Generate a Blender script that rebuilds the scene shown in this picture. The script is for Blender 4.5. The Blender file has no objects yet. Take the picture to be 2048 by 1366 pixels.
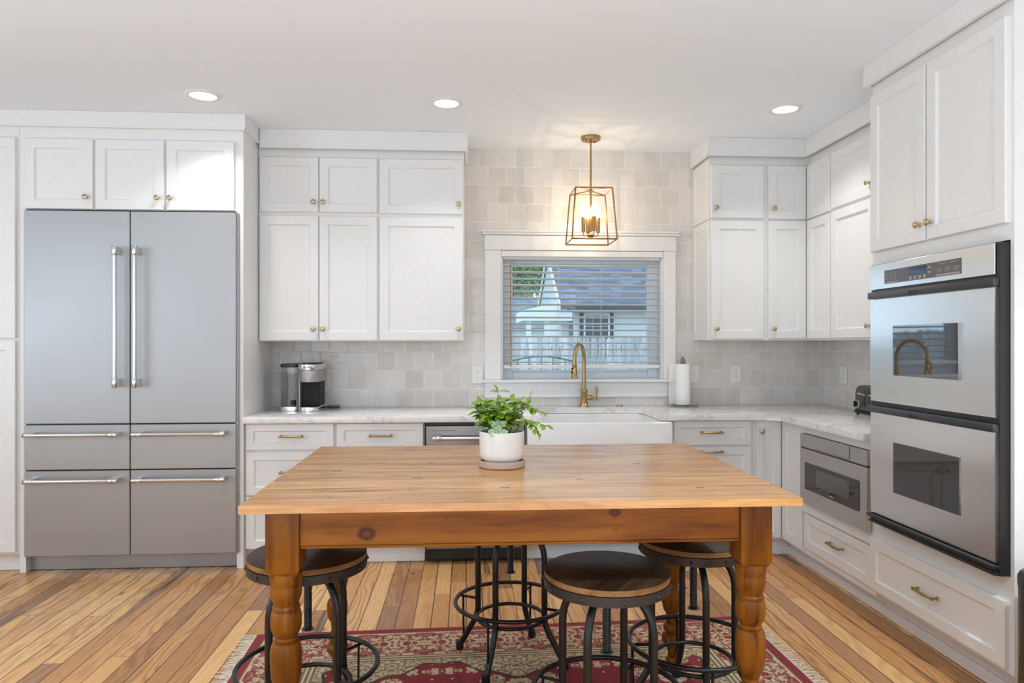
import bpy, bmesh, math, random
from mathutils import Vector, Matrix
random.seed(7)
R = math.radians
S = bpy.context.scene
C = S.collection

# ------------------------------------------------------------------ camera, world, light, exposure
cd = bpy.data.cameras.new('camera'); cam = bpy.data.objects.new('camera', cd); C.objects.link(cam)
cam.location = (0, 0, 1.362)
cam.rotation_euler = (R(90), 0, -math.atan2(91.7, 1413.0))
cd.sensor_width = 36.0; cd.lens = 36.0 * 1413.0 / 2048.0
cd.shift_y = 2.5 / 2048.0
cd.clip_start = 0.05; cd.clip_end = 200
S.camera = cam

S.view_settings.view_transform = 'Standard'
S.view_settings.look = 'None'
S.view_settings.gamma = 1.0
S.view_settings.use_curve_mapping = False
S.view_settings.exposure = -0.25
S.cycles.max_bounces = 10
S.cycles.diffuse_bounces = 6
S.cycles.glossy_bounces = 5
S.cycles.transparent_max_bounces = 24
S.cycles.caustics_reflective = False
S.cycles.caustics_refractive = False
S.cycles.sample_clamp_indirect = 6.0
S.cycles.use_denoising = True

wd = bpy.data.worlds.new('overcast_sky'); S.world = wd; wd.use_nodes = True
wd.node_tree.nodes['Background'].inputs[0].default_value = (0.74, 0.86, 1.0, 1)
wd.node_tree.nodes['Background'].inputs[1].default_value = 2.9

def area(name, loc, rot, sx, sy, power, col, shape='RECTANGLE', parent=None, spread=180):
    l = bpy.data.lights.new(name, 'AREA'); l.shape = shape; l.size = sx; l.size_y = sy
    l.energy = power; l.color = col; l.spread = R(spread)
    o = bpy.data.objects.new(name, l); C.objects.link(o); o.location = loc; o.rotation_euler = rot
    if parent: o.parent = parent
    return o
# daylight from the left window, plus two unseen rear window lights added as fill
area('daylight_left', (-4.25, 1.6, 1.55), (0, R(-95), 0), 1.5, 2.2, 33, (0.72, 0.87, 1.0))
area('rear_fill_light', (-2.4, -2.55, 1.6), (R(100), 0, 0), 2.0, 1.5, 9, (0.76, 0.89, 1.0))
area('rear_fill_light_east', (1.0, -2.55, 1.6), (R(100), 0, 0), 2.0, 1.5, 9, (0.76, 0.89, 1.0))
# unseen fill light added near the floor, aimed up to brighten the ceiling
area('added_ceiling_uplight', (-0.5, -0.3, 0.35), (R(180), 0, 0), 4.0, 2.6, 132, (0.68, 0.86, 1.0))

# ------------------------------------------------------------------ node helper
class NT:
    def __init__(s, name):
        s.m = bpy.data.materials.new(name); s.m.use_nodes = True; s.t = s.m.node_tree
        s.b = s.t.nodes['Principled BSDF']; s.out = s.t.nodes['Material Output']
    def n(s, typ, **kw):
        x = s.t.nodes.new(typ)
        for k, v in kw.items(): setattr(x, k, v)
        return x
    def put(s, sock, v):
        if isinstance(v, bpy.types.NodeSocket): s.t.links.new(v, sock)
        elif v is not None:
            try: sock.default_value = v
            except Exception: sock.default_value = (*v, 1.0)
    def math(s, op, a, b=None, c=None):
        x = s.n('ShaderNodeMath', operation=op); s.put(x.inputs[0], a)
        if b is not None: s.put(x.inputs[1], b)
        if c is not None: s.put(x.inputs[2], c)
        return x.outputs[0]
    def xyz(s, kind='Object'):
        tc = s.n('ShaderNodeTexCoord'); sp = s.n('ShaderNodeSeparateXYZ')
        s.t.links.new(tc.outputs[kind], sp.inputs[0]); return sp.outputs[0], sp.outputs[1], sp.outputs[2]
    def comb(s, x=0.0, y=0.0, z=0.0):
        c = s.n('ShaderNodeCombineXYZ')
        for i, v in enumerate((x, y, z)): s.put(c.inputs[i], v)
        return c.outputs[0]
    def noise(s, vec, scale=5.0, detail=3.0, rough=0.5, dist=0.0):
        x = s.n('ShaderNodeTexNoise'); s.put(x.inputs['Vector'], vec)
        x.inputs['Scale'].default_value = scale; x.inputs['Detail'].default_value = detail
        x.inputs['Roughness'].default_value = rough; x.inputs['Distortion'].default_value = dist
        return x.outputs['Fac']
    def white(s, vec):
        x = s.n('ShaderNodeTexWhiteNoise', noise_dimensions='3D'); s.put(x.inputs['Vector'], vec); return x.outputs['Value'], x.outputs['Color']
    def vor(s, vec, scale, feature='F1', rnd=1.0):
        x = s.n('ShaderNodeTexVoronoi', feature=feature); s.put(x.inputs['Vector'], vec)
        x.inputs['Scale'].default_value = scale; x.inputs['Randomness'].default_value = rnd
        return x.outputs['Distance']
    def ramp(s, fac, stops, interp='LINEAR'):
        x = s.n('ShaderNodeValToRGB'); s.put(x.inputs[0], fac); x.color_ramp.interpolation = interp
        e = x.color_ramp.elements
        while len(e) < len(stops): e.new(0.5)
        for i, (p, c) in enumerate(stops):
            e[i].position = p; e[i].color = (*c, 1) if len(c) == 3 else c
        return x.outputs[0]
    def mix(s, fac, a, b, blend='MIX'):
        x = s.n('ShaderNodeMix', data_type='RGBA', blend_type=blend)
        s.put(x.inputs[0], fac); s.put(x.inputs[6], a); s.put(x.inputs[7], b); return x.outputs[2]
    def rng(s, v, a, b, c=0.0, d=1.0):
        x = s.n('ShaderNodeMapRange'); s.put(x.inputs[0], v)
        for i, q in enumerate((a, b, c, d)): s.put(x.inputs[i + 1], q)
        return x.outputs[0]
    def bump(s, h, strength=0.3, dist=0.01):
        x = s.n('ShaderNodeBump'); s.put(x.inputs['Height'], h)
        x.inputs['Strength'].default_value = strength; x.inputs['Distance'].default_value = dist
        s.t.links.new(x.outputs[0], s.b.inputs['Normal']); return x.outputs[0]
    def set(s, **kw):
        for k, v in kw.items(): s.put(s.b.inputs[k.replace('_', ' ')], v)
        return s.m

def srgb(r, g, b):
    f = lambda c: (c / 255 / 12.92) if c / 255 <= 0.04045 else ((c / 255 + 0.055) / 1.055) ** 2.4
    return (f(r), f(g), f(b))

def plain(name, col, rough=0.5, metal=0.0, bumpy=0.0, bscale=80.0, coat=0.0, spec=0.5, aniso=0.0):
    t = NT(name)
    x, y, z = t.xyz()
    v = t.comb(x, y, z)
    f = t.noise(v, bscale, 3)
    c = t.mix(0.5, (*col, 1), t.mix(f, (*[q * 0.93 for q in col], 1), (*[min(1, q * 1.06) for q in col], 1)))
    t.set(Base_Color=c, Roughness=rough, Metallic=metal)
    t.put(t.b.inputs['Specular IOR Level'], spec)
    if coat: t.put(t.b.inputs['Coat Weight'], coat); t.put(t.b.inputs['Coat Roughness'], 0.08)
    if bumpy: t.bump(f, bumpy, 0.004)
    return t.m

def brushed(name, col, axis, rough=0.3, aniso=0.6, metal=1.0, rot=0.0, amp=1.0):
    """stainless steel with fine brushing along one axis"""
    t = NT(name); x, y, z = t.xyz()
    k = [900.0, 900.0, 900.0]; k[axis] = 6.0
    v = t.comb(t.math('MULTIPLY', x, k[0]), t.math('MULTIPLY', y, k[1]), t.math('MULTIPLY', z, k[2]))
    f = t.noise(v, 1.0, 2)
    big = t.noise(t.comb(x, y, z), 1.6, 1)
    c = t.mix(f, (*[q * (1 - 0.03 * amp) for q in col], 1), (*[min(1, q * (1 + 0.02 * amp)) for q in col], 1))
    t.set(Base_Color=c, Metallic=metal, Roughness=t.math('ADD', t.rng(f, 0.2, 0.8, rough - 0.015 * amp, rough + 0.015 * amp), t.rng(big, 0.3, 0.7, -0.02, 0.02)))
    t.put(t.b.inputs['Anisotropic'], aniso)
    if aniso:
        tg = t.n('ShaderNodeTangent', direction_type='RADIAL', axis='Z'); t.t.links.new(tg.outputs[0], t.b.inputs['Tangent'])
        t.put(t.b.inputs['Anisotropic Rotation'], rot)
    return t.m

# ------------------------------------------------------------------ materials
M = {}
M['paint'] = plain('white_cabinet_paint', (0.79, 0.79, 0.785), 0.38, bscale=30)
M['wall'] = plain('white_wall_paint', (0.80, 0.80, 0.795), 0.7, bumpy=0.03, bscale=140)
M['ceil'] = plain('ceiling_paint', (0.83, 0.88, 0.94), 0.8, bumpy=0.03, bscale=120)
M['trim'] = plain('white_trim_paint', (0.79, 0.79, 0.785), 0.35, bscale=30)
M['steel'] = brushed('brushed_stainless_steel', (0.41, 0.41, 0.415), 0, 0.46, 0.4, metal=0.76)
M['steel_y'] = brushed('brushed_stainless_oven_steel', (0.80, 0.795, 0.785), 1, 0.25, 0.65, amp=0.0)
M['steel_dark'] = brushed('dark_stainless_steel', (0.56, 0.545, 0.53), 0, 0.32, 0.4)
M['steel_dish'] = brushed('smoky_stainless_steel', (0.30, 0.285, 0.275), 0, 0.28, 0.5)
M['chrome'] = plain('polished_steel', (0.72, 0.71, 0.70), 0.16, 1.0)
M['brass'] = plain('aged_brass', (0.47, 0.325, 0.135), 0.30, 1.0, bscale=200)
M['knob'] = plain('satin_brass', (0.55, 0.43, 0.22), 0.30, 1.0, bscale=200)
M['pull'] = plain('satin_brass_pull', (0.40, 0.30, 0.14), 0.34, 1.0, bscale=200)
M['lantern'] = plain('antique_gold', (0.42, 0.27, 0.11), 0.36, 1.0, bscale=200)
M['black'] = plain('black_enamel', (0.012, 0.012, 0.012), 0.3)
M['iron'] = plain('black_iron_paint', (0.010, 0.0095, 0.0095), 0.30, 0.2, bumpy=0.06, bscale=300)
M['iron_band'] = plain('worn_iron_band', (0.040, 0.033, 0.031), 0.42, 0.5, bumpy=0.12, bscale=260)
M['gunmetal'] = plain('gunmetal_handle', (0.085, 0.083, 0.09), 0.32, 0.7)
M['darkplastic'] = plain('dark_plastic', (0.014, 0.0135, 0.014), 0.55, spec=0.3)
M['plate'] = plain('white_plastic', (0.78, 0.77, 0.76), 0.35)
M['slot'] = plain('socket_slot', (0.05, 0.045, 0.045), 0.6)
M['fireclay'] = plain('white_fireclay', (0.80, 0.795, 0.785), 0.10, coat=0.4)
M['ceramic'] = plain('white_glazed_ceramic', (0.74, 0.725, 0.70), 0.14, coat=0.3)
M['paper'] = plain('white_paper_towel', (0.86, 0.855, 0.83), 0.9, bumpy=0.35, bscale=240)
M['pewter'] = plain('pewter', (0.30, 0.30, 0.30), 0.3, 1.0, bumpy=0.5, bscale=120)
M['toaster'] = plain('dark_steel_toaster', (0.15, 0.14, 0.135), 0.32, 0.8)
M['slat'] = plain('white_blind_slat', (0.80, 0.80, 0.81), 0.4)
M['cord'] = plain('blind_cord', (0.6, 0.6, 0.6), 0.8)
M['wand'] = plain('wooden_wand', (0.38, 0.24, 0.13), 0.5)
M['sash'] = plain('white_vinyl_sash', (0.70, 0.75, 0.80), 0.4)
M['mat'] = plain('grey_woven_mat', (0.20, 0.195, 0.19), 0.95, bumpy=0.6, bscale=300)
M['soil'] = plain('potting_soil', (0.02, 0.014, 0.01), 0.95, bumpy=0.8, bscale=150)
M['stem'] = plain('green_stem', (0.16, 0.26, 0.05), 0.5)
M['siding'] = plain('white_siding', (0.72, 0.74, 0.76), 0.6)
M['shutter'] = plain('dark_shutter', (0.03, 0.05, 0.07), 0.5)
M['darkglass'] = plain('dark_window_glass', (0.03, 0.045, 0.06), 0.1)
M['gable'] = plain('pale_gable_board', (0.42, 0.50, 0.52), 0.6)
M['bark'] = plain('bark', (0.10, 0.075, 0.05), 0.9, bumpy=0.6, bscale=20)
M['lawn'] = plain('lawn', (0.10, 0.15, 0.05), 0.95, bumpy=0.5, bscale=30)
M['display'] = plain('oven_display', (0.03, 0.06, 0.12), 0.08)
M['panelgrey'] = plain('oven_control_panel', (0.12, 0.11, 0.105), 0.25)
M['keys'] = plain('oven_key_print', (0.36, 0.35, 0.34), 0.5)
M['printed'] = plain('faint_print', (0.42, 0.41, 0.40), 0.5)

def m_glass(name, tint=(1, 1, 1), gloss=0.06):
    t = NT(name); t.t.nodes.remove(t.b)
    tr = t.n('ShaderNodeBsdfTransparent'); tr.inputs[0].default_value = (*tint, 1)
    gl = t.n('ShaderNodeBsdfGlossy'); gl.inputs['Roughness'].default_value = 0.02
    lw = t.n('ShaderNodeLayerWeight'); lw.inputs[0].default_value = 0.25
    mx = t.n('ShaderNodeMixShader')
    t.put(mx.inputs[0], t.math('MULTIPLY_ADD', lw.outputs['Fresnel'], 0.8, gloss))
    t.t.links.new(tr.outputs[0], mx.inputs[1]); t.t.links.new(gl.outputs[0], mx.inputs[2])
    t.t.links.new(mx.outputs[0], t.out.inputs[0]); return t.m
M['glass'] = m_glass('window_glass', (0.86, 0.93, 0.97), 0.02)
M['tank'] = m_glass('clear_plastic_tank', (0.93, 0.925, 0.92), 0.04)

def m_mirror(name, col, refl, rough=0.03):
    t = NT(name); t.set(Base_Color=(*col, 1), Roughness=rough, Metallic=0.0)
    t.put(t.b.inputs['Specular IOR Level'], 0.75); t.put(t.b.inputs['IOR'], refl); 
    x, y, z = t.xyz(); f = t.noise(t.comb(x, y, z), 3, 1)
    t.put(t.b.inputs['Base Color'], t.mix(f, (*col, 1), (*[c * 1.1 for c in col], 1)))
    return t.m
M['ovenglass'] = m_mirror('oven_window_glass', (0.018, 0.019, 0.022), 2.4)
M['ovenglass_low'] = m_mirror('oven_window_glass_dark', (0.030, 0.030, 0.031), 1.6)
M['mwglass'] = m_mirror('microwave_window_glass', (0.022, 0.019, 0.018), 1.5)
M['mwmesh'] = m_mirror('microwave_screen', (0.085, 0.08, 0.072), 1.5, 0.12)

def m_bulb():
    t = NT('glowing_bulb'); t.t.nodes.remove(t.b)
    tr = t.n('ShaderNodeBsdfTransparent'); em = t.n('ShaderNodeEmission')
    em.inputs[0].default_value = (1.0, 0.85, 0.62, 1); em.inputs[1].default_value = 4.0
    ad = t.n('ShaderNodeAddShader'); t.t.links.new(tr.outputs[0], ad.inputs[0]); t.t.links.new(em.outputs[0], ad.inputs[1])
    t.t.links.new(ad.outputs[0], t.out.inputs[0]); return t.m
M['bulb'] = m_bulb()
def m_emit(name, col, s):
    t = NT(name); t.set(Base_Color=(*col, 1), Emission_Color=(*col, 1), Emission_Strength=s); return t.m
M['lens'] = m_emit('downlight_lens', (1.0, 0.97, 0.93), 3.0)

def m_floor():
    t = NT('heart_pine_floorboards'); x, y, z = t.xyz()
    w = 0.0855
    u = t.math('DIVIDE', x, w); i = t.math('FLOOR', u); fx = t.math('FRACT', u)
    r, _ = t.white(t.comb(i, 3.3, 1.0))
    v = t.math('DIVIDE', t.math('MULTIPLY_ADD', r, 7.0, y), 2.1)
    j = t.math('FLOOR', v); fy = t.math('FRACT', v)
    rid, rc = t.white(t.comb(i, j, 5.0)); rid2, _ = t.white(t.comb(j, i, 9.0))
    base = t.ramp(rid, [(0.0, srgb(166, 114, 66)), (0.2, srgb(206, 150, 92)), (0.45, srgb(224, 172, 110)), (0.7, srgb(234, 186, 124)), (0.88, srgb(214, 156, 100)), (1.0, srgb(156, 112, 80))])
    ox = t.math('MULTIPLY_ADD', rid, 37.0, x); oy = t.math('MULTIPLY_ADD', rid2, 53.0, y)
    warp = t.noise(t.comb(t.math('MULTIPLY', ox, 7.0), t.math('MULTIPLY', oy, 1.3), rid), 1.0, 2, 0.5)
    # growth rings: distance across the board bent by a slow warp, which gives cathedral figures
    ring = t.math('ADD', t.math('MULTIPLY', ox, 62.0), t.math('MULTIPLY', warp, 24.0))
    g = t.math('MULTIPLY_ADD', t.math('SINE', t.math('MULTIPLY', ring, 2.2)), 0.5, 0.5)
    g = t.math('POWER', g, 2.2)
    amt = t.rng(rid2, 0.1, 0.9, 0.12, 0.7)
    fine = t.noise(t.comb(t.math('MULTIPLY', ox, 260.0), t.math('MULTIPLY', oy, 5.0), 0.0), 1.0, 3, 0.6)
    c = t.mix(t.math('MULTIPLY', g, amt), base, t.mix(0.75, base, (*srgb(122, 70, 28), 1)))
    c = t.mix(t.rng(fine, 0.5, 0.75, 0.0, 0.35), c, (*srgb(120, 78, 44), 1))
    # a few dark heart streaks and old stains that belong to single boards
    st = t.noise(t.comb(t.math('MULTIPLY', ox, 14.0), t.math('MULTIPLY', oy, 1.2), 2.0), 1.0, 3, 0.6, 0.6)
    stain = t.math('MULTIPLY', t.rng(st, 0.56, 0.66, 0.0, 1.0), t.rng(t.white(t.comb(i, j, 21.0))[0], 0.72, 0.8, 0.0, 0.85))
    c = t.mix(stain, c, (*srgb(74, 56, 50), 1))
    kn = t.vor(t.comb(t.math('MULTIPLY', x, 5.0), t.math('MULTIPLY', y, 2.2), 0.0), 1.0)
    c = t.mix(t.rng(kn, 0.03, 0.075, 0.8, 0.0), c, (*srgb(86, 52, 32), 1))
    edge = t.math('MINIMUM', fx, t.math('SUBTRACT', 1.0, fx)); ey = t.math('MINIMUM', fy, t.math('SUBTRACT', 1.0, fy))
    gapw, _ = t.white(t.comb(i, 8.0, 2.0))
    gap = t.math('MAXIMUM', t.rng(edge, t.rng(gapw, 0, 1, 0.010, 0.026), t.rng(gapw, 0, 1, 0.028, 0.05), 1.0, 0.0), t.rng(ey, 0.0004, 0.0012, 0.8, 0.0))
    c = t.mix(t.math('MULTIPLY', gap, 0.9), c, (*srgb(52, 32, 22), 1))
    t.set(Base_Color=c, Roughness=t.rng(fine, 0.3, 0.8, 0.22, 0.36))
    h = t.math('SUBTRACT', t.math('MULTIPLY', t.noise(t.comb(t.math('MULTIPLY', ox, 10.0), t.math('MULTIPLY', oy, 1.0), 0.0), 1.0, 2), 0.35), gap)
    t.bump(h, 0.35, 0.0016)
    return t.m
M['floor'] = m_floor()

def m_tile(name, axis):
    """hand-made glazed square tiles laid in offset rows"""
    t = NT(name); x, y, z = t.xyz(); a = x if axis == 0 else y
    w = 0.1305
    vz = t.math('DIVIDE', t.math('SUBTRACT', 2.735, z), w); row = t.math('FLOOR', vz); fz = t.math('FRACT', vz)
    off = t.math('MULTIPLY', t.math('MODULO', row, 2.0), 0.5)
    u = t.math('ADD', t.math('DIVIDE', t.math('SUBTRACT', a, 0.091), w), off); col = t.math('FLOOR', u); fu = t.math('FRACT', u)
    r, rc = t.white(t.comb(col, row, 4.0)); r2, _ = t.white(t.comb(row, col, 7.0)); r3, _ = t.white(t.comb(row, 2.0, col))
    base = t.ramp(r, [(0.0, srgb(203, 197, 192)), (0.3, srgb(213, 208, 203)), (0.6, srgb(219, 215, 211)), (0.85, srgb(211, 208, 206)), (1.0, srgb(205, 203, 202))])
    cl = t.noise(t.comb(t.math('MULTIPLY_ADD', r, 9.0, a), z, r2), 9.0, 3, 0.5)
    base = t.mix(t.rng(cl, 0.35, 0.7, 0.0, 0.35), base, (*srgb(232, 227, 222), 1))
    e = t.math('MINIMUM', t.math('MINIMUM', fu, t.math('SUBTRACT', 1.0, fu)), t.math('MINIMUM', fz, t.math('SUBTRACT', 1.0, fz)))
    wob = t.math('MULTIPLY', t.noise(t.comb(a, z, 0.0), 22.0, 2), 0.008)
    g = t.rng(t.math('SUBTRACT', e, wob), 0.006, 0.016, 1.0, 0.0)
    c = t.mix(g, base, (*srgb(236, 231, 225), 1))
    t.set(Base_Color=c, Roughness=t.mix(g, (0.13, 0.13, 0.13, 1), (0.7, 0.7, 0.7, 1)))
    tilt = t.math('ADD', t.math('MULTIPLY', t.math('SUBTRACT', r2, 0.5), fu), t.math('MULTIPLY', t.math('SUBTRACT', r3, 0.5), fz))
    pillow = t.rng(e, 0.0, 0.07, 0.0, 0.22)
    h = t.math('ADD', t.math('MULTIPLY', tilt, 0.9), t.math('ADD', pillow, t.math('MULTIPLY', t.noise(t.comb(a, z, r), 14.0, 2), 0.55)))
    t.bump(h, 0.8, 0.005)
    return t.m
M['tile'] = m_tile('glazed_wall_tile', 0)
M['tile_r'] = m_tile('glazed_side_wall_tile', 1)

def m_marble():
    t = NT('white_quartzite'); x, y, z = t.xyz(); v = t.comb(x, t.math('MULTIPLY', y, 1.4), z)
    n1 = t.noise(v, 2.2, 6, 0.62, 1.2)
    vein = t.math('ABSOLUTE', t.math('SUBTRACT', n1, 0.5))
    n2 = t.noise(v, 9.0, 5, 0.6, 0.6)
    c = t.ramp(n2, [(0.3, srgb(222, 220, 217)), (0.55, srgb(236, 234, 231)), (0.75, srgb(228, 227, 225))])
    c = t.mix(t.rng(vein, 0.0, 0.03, 0.5, 0.0), c, (*srgb(184, 184, 184), 1))
    t.set(Base_Color=c, Roughness=0.13); return t.m
M['marble'] = m_marble()

def m_pine(name, axis, cols, rough, planks=0.0, knots=(), dark=0.5, spec=0.5):
    t = NT(name); t.put(t.b.inputs['Specular IOR Level'], spec); P = list(t.xyz()); L = P[axis]; O = [P[k] for k in range(3) if k != axis]
    rid = 0.37
    if planks:
        u = t.math('DIVIDE', O[0], planks); rid, _ = t.white(t.comb(t.math('FLOOR', u), 2.0, 3.0)); fu = t.math('FRACT', u)
    lo = t.math('MULTIPLY_ADD', rid, 11.0, L)
    n = t.noise(t.comb(t.math('MULTIPLY', lo, 2.0), t.math('MULTIPLY', O[0], 16.0), t.math('MULTIPLY', O[1], 16.0)), 1.0, 5, 0.6, 0.5)
    fine = t.noise(t.comb(t.math('MULTIPLY', lo, 7.0), t.math('MULTIPLY', O[0], 190.0), t.math('MULTIPLY', O[1], 190.0)), 1.0, 3, 0.6)
    c = t.ramp(n, [(0.25, cols[0]), (0.45, cols[1]), (0.6, cols[2]), (0.8, cols[1])])
    c = t.mix(t.rng(fine, 0.5, 0.8, 0.0, 0.4), c, (*cols[0], 1))
    if planks:
        c = t.mix(t.rng(rid, 0, 1, 0.0, 0.34), c, (*cols[0], 1))
        e = t.math('MINIMUM', fu, t.math('SUBTRACT', 1.0, fu)); c = t.mix(t.rng(e, 0.006, 0.016, 0.7, 0.0), c, (*[q * 0.3 for q in cols[0]], 1))
    # worm holes, dents and dark scratches of an old board
    sc = t.noise(t.comb(t.math('MULTIPLY', lo, 3.0), t.math('MULTIPLY', O[0], 42.0), t.math('MULTIPLY', O[1], 42.0)), 1.0, 2, 0.5, 0.3)
    c = t.mix(t.rng(sc, 0.63, 0.72, 0.0, dark), c, (*[q * 0.28 for q in cols[0]], 1))
    dots = t.vor(t.comb(t.math('MULTIPLY', L, 9.0), t.math('MULTIPLY', O[0], 18.0), t.math('MULTIPLY', O[1], 18.0)), 1.0)
    c = t.mix(t.rng(dots, 0.05, 0.10, dark, 0.0), c, (*[q * 0.22 for q in cols[0]], 1))
    for (kl, k0, k1, rad) in knots:
        dl = t.math('MULTIPLY', t.math('SUBTRACT', L, kl), 0.72); d0 = t.math('SUBTRACT', O[0], k0); d1 = t.math('SUBTRACT', O[1], k1)
        dd = t.math('ADD', t.math('MULTIPLY', dl, dl), t.math('ADD', t.math('MULTIPLY', d0, d0), t.math('MULTIPLY', d1, d1)))
        d = t.math('ADD', t.math('SQRT', dd), t.math('MULTIPLY', t.math('SUBTRACT', fine, 0.5), rad * 0.4))
        c = t.mix(t.rng(d, rad * 0.9, rad * 1.5, 0.85, 0.0), c, (*[q * 0.25 for q in cols[0]], 1))
        c = t.mix(t.rng(d, rad * 0.4, rad * 0.85, 0.7, 0.0), c, (*[q * 0.7 for q in cols[1]], 1))
    t.set(Base_Color=c, Roughness=rough); t.bump(t.math('ADD', n, t.math('MULTIPLY', fine, 0.4)), 0.12, 0.003); return t.m
TOPC = (srgb(130, 78, 38), srgb(186, 131, 72), srgb(208, 157, 94))
APR = (srgb(88, 42, 4), srgb(128, 72, 10), srgb(146, 88, 18))
M['table_top'] = m_pine('old_pine_tabletop', 0, TOPC, 0.24, planks=0.152, dark=0.75, knots=((-0.33, -0.13, 0.9149, 0.010), (-0.30, 0.16, 0.9149, 0.008), (-0.05, -0.30, 0.9149, 0.009), (0.55, -0.34, 0.9149, 0.008), (0.46, 0.10, 0.9149, 0.009), (-0.62, 0.02, 0.9149, 0.011), (0.20, -0.18, 0.9149, 0.007)))
M['table_apron'] = m_pine('honey_pine_apron', 0, APR, 0.34, knots=((-0.459, -0.395, 0.806, 0.016), (0.272, -0.395, 0.857, 0.011)), dark=0.3, spec=0.15)
M['table_leg'] = m_pine('honey_pine_leg', 2, (srgb(60, 27, 3), srgb(102, 56, 8), srgb(128, 76, 16)), 0.36, dark=0.6, spec=0.18)
M['seat'] = m_pine('dark_stained_oak_seat', 0, (srgb(26, 15, 9), srgb(48, 32, 21), srgb(66, 47, 32)), 0.42, planks=0.1, dark=0.4, spec=0.25)
M['seat_edge'] = m_pine('oak_seat_edge', 0, (srgb(84, 55, 30), srgb(124, 88, 52), srgb(144, 106, 64)), 0.5, dark=0.3, spec=0.2)
M['saucer'] = plain('speckled_stoneware', (0.44, 0.33, 0.25), 0.75, bumpy=0.6, bscale=260)

RUGW, RUGH = 2.33, 1.62
def m_rug():
    t = NT('woven_persian_pattern'); x, y, z = t.xyz()
    red, cream, olive, rose, dark = [(*srgb(*q), 1) for q in ((144, 56, 64), (212, 192, 158), (128, 113, 86), (170, 94, 86), (84, 68, 58))]
    ax = t.math('ABSOLUTE', x); ay = t.math('ABSOLUTE', y)
    dx = t.math('SUBTRACT', RUGW / 2, ax); dy = t.math('SUBTRACT', RUGH / 2, ay)
    d = t.math('MINIMUM', dx, dy); side = t.math('LESS_THAN', dx, dy)
    run = t.math('ADD', t.math('MULTIPLY', side, ay), t.math('MULTIPLY', t.math('SUBTRACT', 1.0, side), ax))
    yarn = t.noise(t.comb(x, y, 0.0), 230.0, 2)
    def mirror(v, per): return t.math('ABSOLUTE', t.math('SUBTRACT', t.math('FRACT', t.math('DIVIDE', v, per)), 0.5))
    # main border: mirrored florets along the run
    q = t.math('MULTIPLY', mirror(run, 0.26), 0.26); vv = t.math('ABSOLUTE', t.math('SUBTRACT', d, 0.165))
    n1 = t.noise(t.comb(q, vv, 1.0), 24.0, 4, 0.65, 0.8); n2 = t.noise(t.comb(q, vv, 5.0), 48.0, 3, 0.6, 0.5)
    fl = t.vor(t.comb(q, vv, 0.0), 15.0)
    b = t.mix(t.math('GREATER_THAN', n1, 0.49), cream, t.mix(t.math('GREATER_THAN', n2, 0.5), red, rose))
    b = t.mix(t.math('GREATER_THAN', n2, 0.585), b, olive)
    b = t.mix(t.math('LESS_THAN', fl, 0.16), b, cream); b = t.mix(t.math('LESS_THAN', fl, 0.075), b, rose)
    # inner ground border
    g1 = t.noise(t.comb(q, d, 3.0), 70.0, 4, 0.65, 0.6)
    inner = t.mix(t.math('GREATER_THAN', g1, 0.52), cream, olive); inner = t.mix(t.math('GREATER_THAN', g1, 0.63), inner, rose)
    # field: red ground with mirrored medallions
    fq = t.math('MULTIPLY', mirror(t.math('ADD', x, 0.0), 0.62), 0.62); fv = t.math('MULTIPLY', mirror(t.math('ADD', y, 0.08), 0.44), 0.44)
    m1 = t.vor(t.comb(fq, fv, 0.0), 9.5); m2 = t.noise(t.comb(fq, fv, 8.0), 46.0, 3, 0.6, 0.6); m3 = t.noise(t.comb(fq, fv, 2.0), 16.0, 2)
    mot = t.math('MULTIPLY', t.math('LESS_THAN', m1, 0.5), t.math('GREATER_THAN', m2, 0.47))
    field = t.mix(t.math('MULTIPLY', mot, t.math('GREATER_THAN', m3, 0.34)), red, cream)
    field = t.mix(t.math('MULTIPLY', t.math('LESS_THAN', m1, 0.32), t.math('LESS_THAN', m2, 0.44)), field, olive)
    # scalloped edge of the field
    sc = t.math('MULTIPLY', t.math('COSINE', t.math('MULTIPLY', run, 2 * math.pi / 0.62)), 0.075)
    sc2 = t.math('MULTIPLY', t.math('COSINE', t.math('MULTIPLY', run, 2 * math.pi / 0.155)), 0.014)
    lim = t.math('ADD', t.math('ADD', 0.445, sc), sc2)
    c = t.mix(t.math('GREATER_THAN', d, lim), inner, field)
    c = t.mix(t.math('LESS_THAN', t.math('ABSOLUTE', t.math('SUBTRACT', d, lim)), 0.007), c, dark)
    c = t.mix(t.math('LESS_THAN', d, 0.335), c, t.mix(t.math('GREATER_THAN', t.math('FRACT', t.math('DIVIDE', d, 0.021)), 0.45), cream, olive))
    c = t.mix(t.math('LESS_THAN', d, 0.285), c, b)
    c = t.mix(t.math('LESS_THAN', d, 0.055), c, t.mix(t.math('GREATER_THAN', d, 0.048), olive, cream))
    c = t.mix(t.math('LESS_THAN', d, 0.042), c, red)
    c = t.mix(t.rng(yarn, 0.3, 0.7, 0.0, 0.35), c, dark)
    t.set(Base_Color=c, Roughness=0.95); t.put(t.b.inputs['Specular IOR Level'], 0.1)
    t.bump(yarn, 0.5, 0.003); return t.m
M['rug'] = m_rug()
M['fringe'] = plain('cream_cotton_fringe', (0.66, 0.56, 0.42), 0.95)

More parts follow.
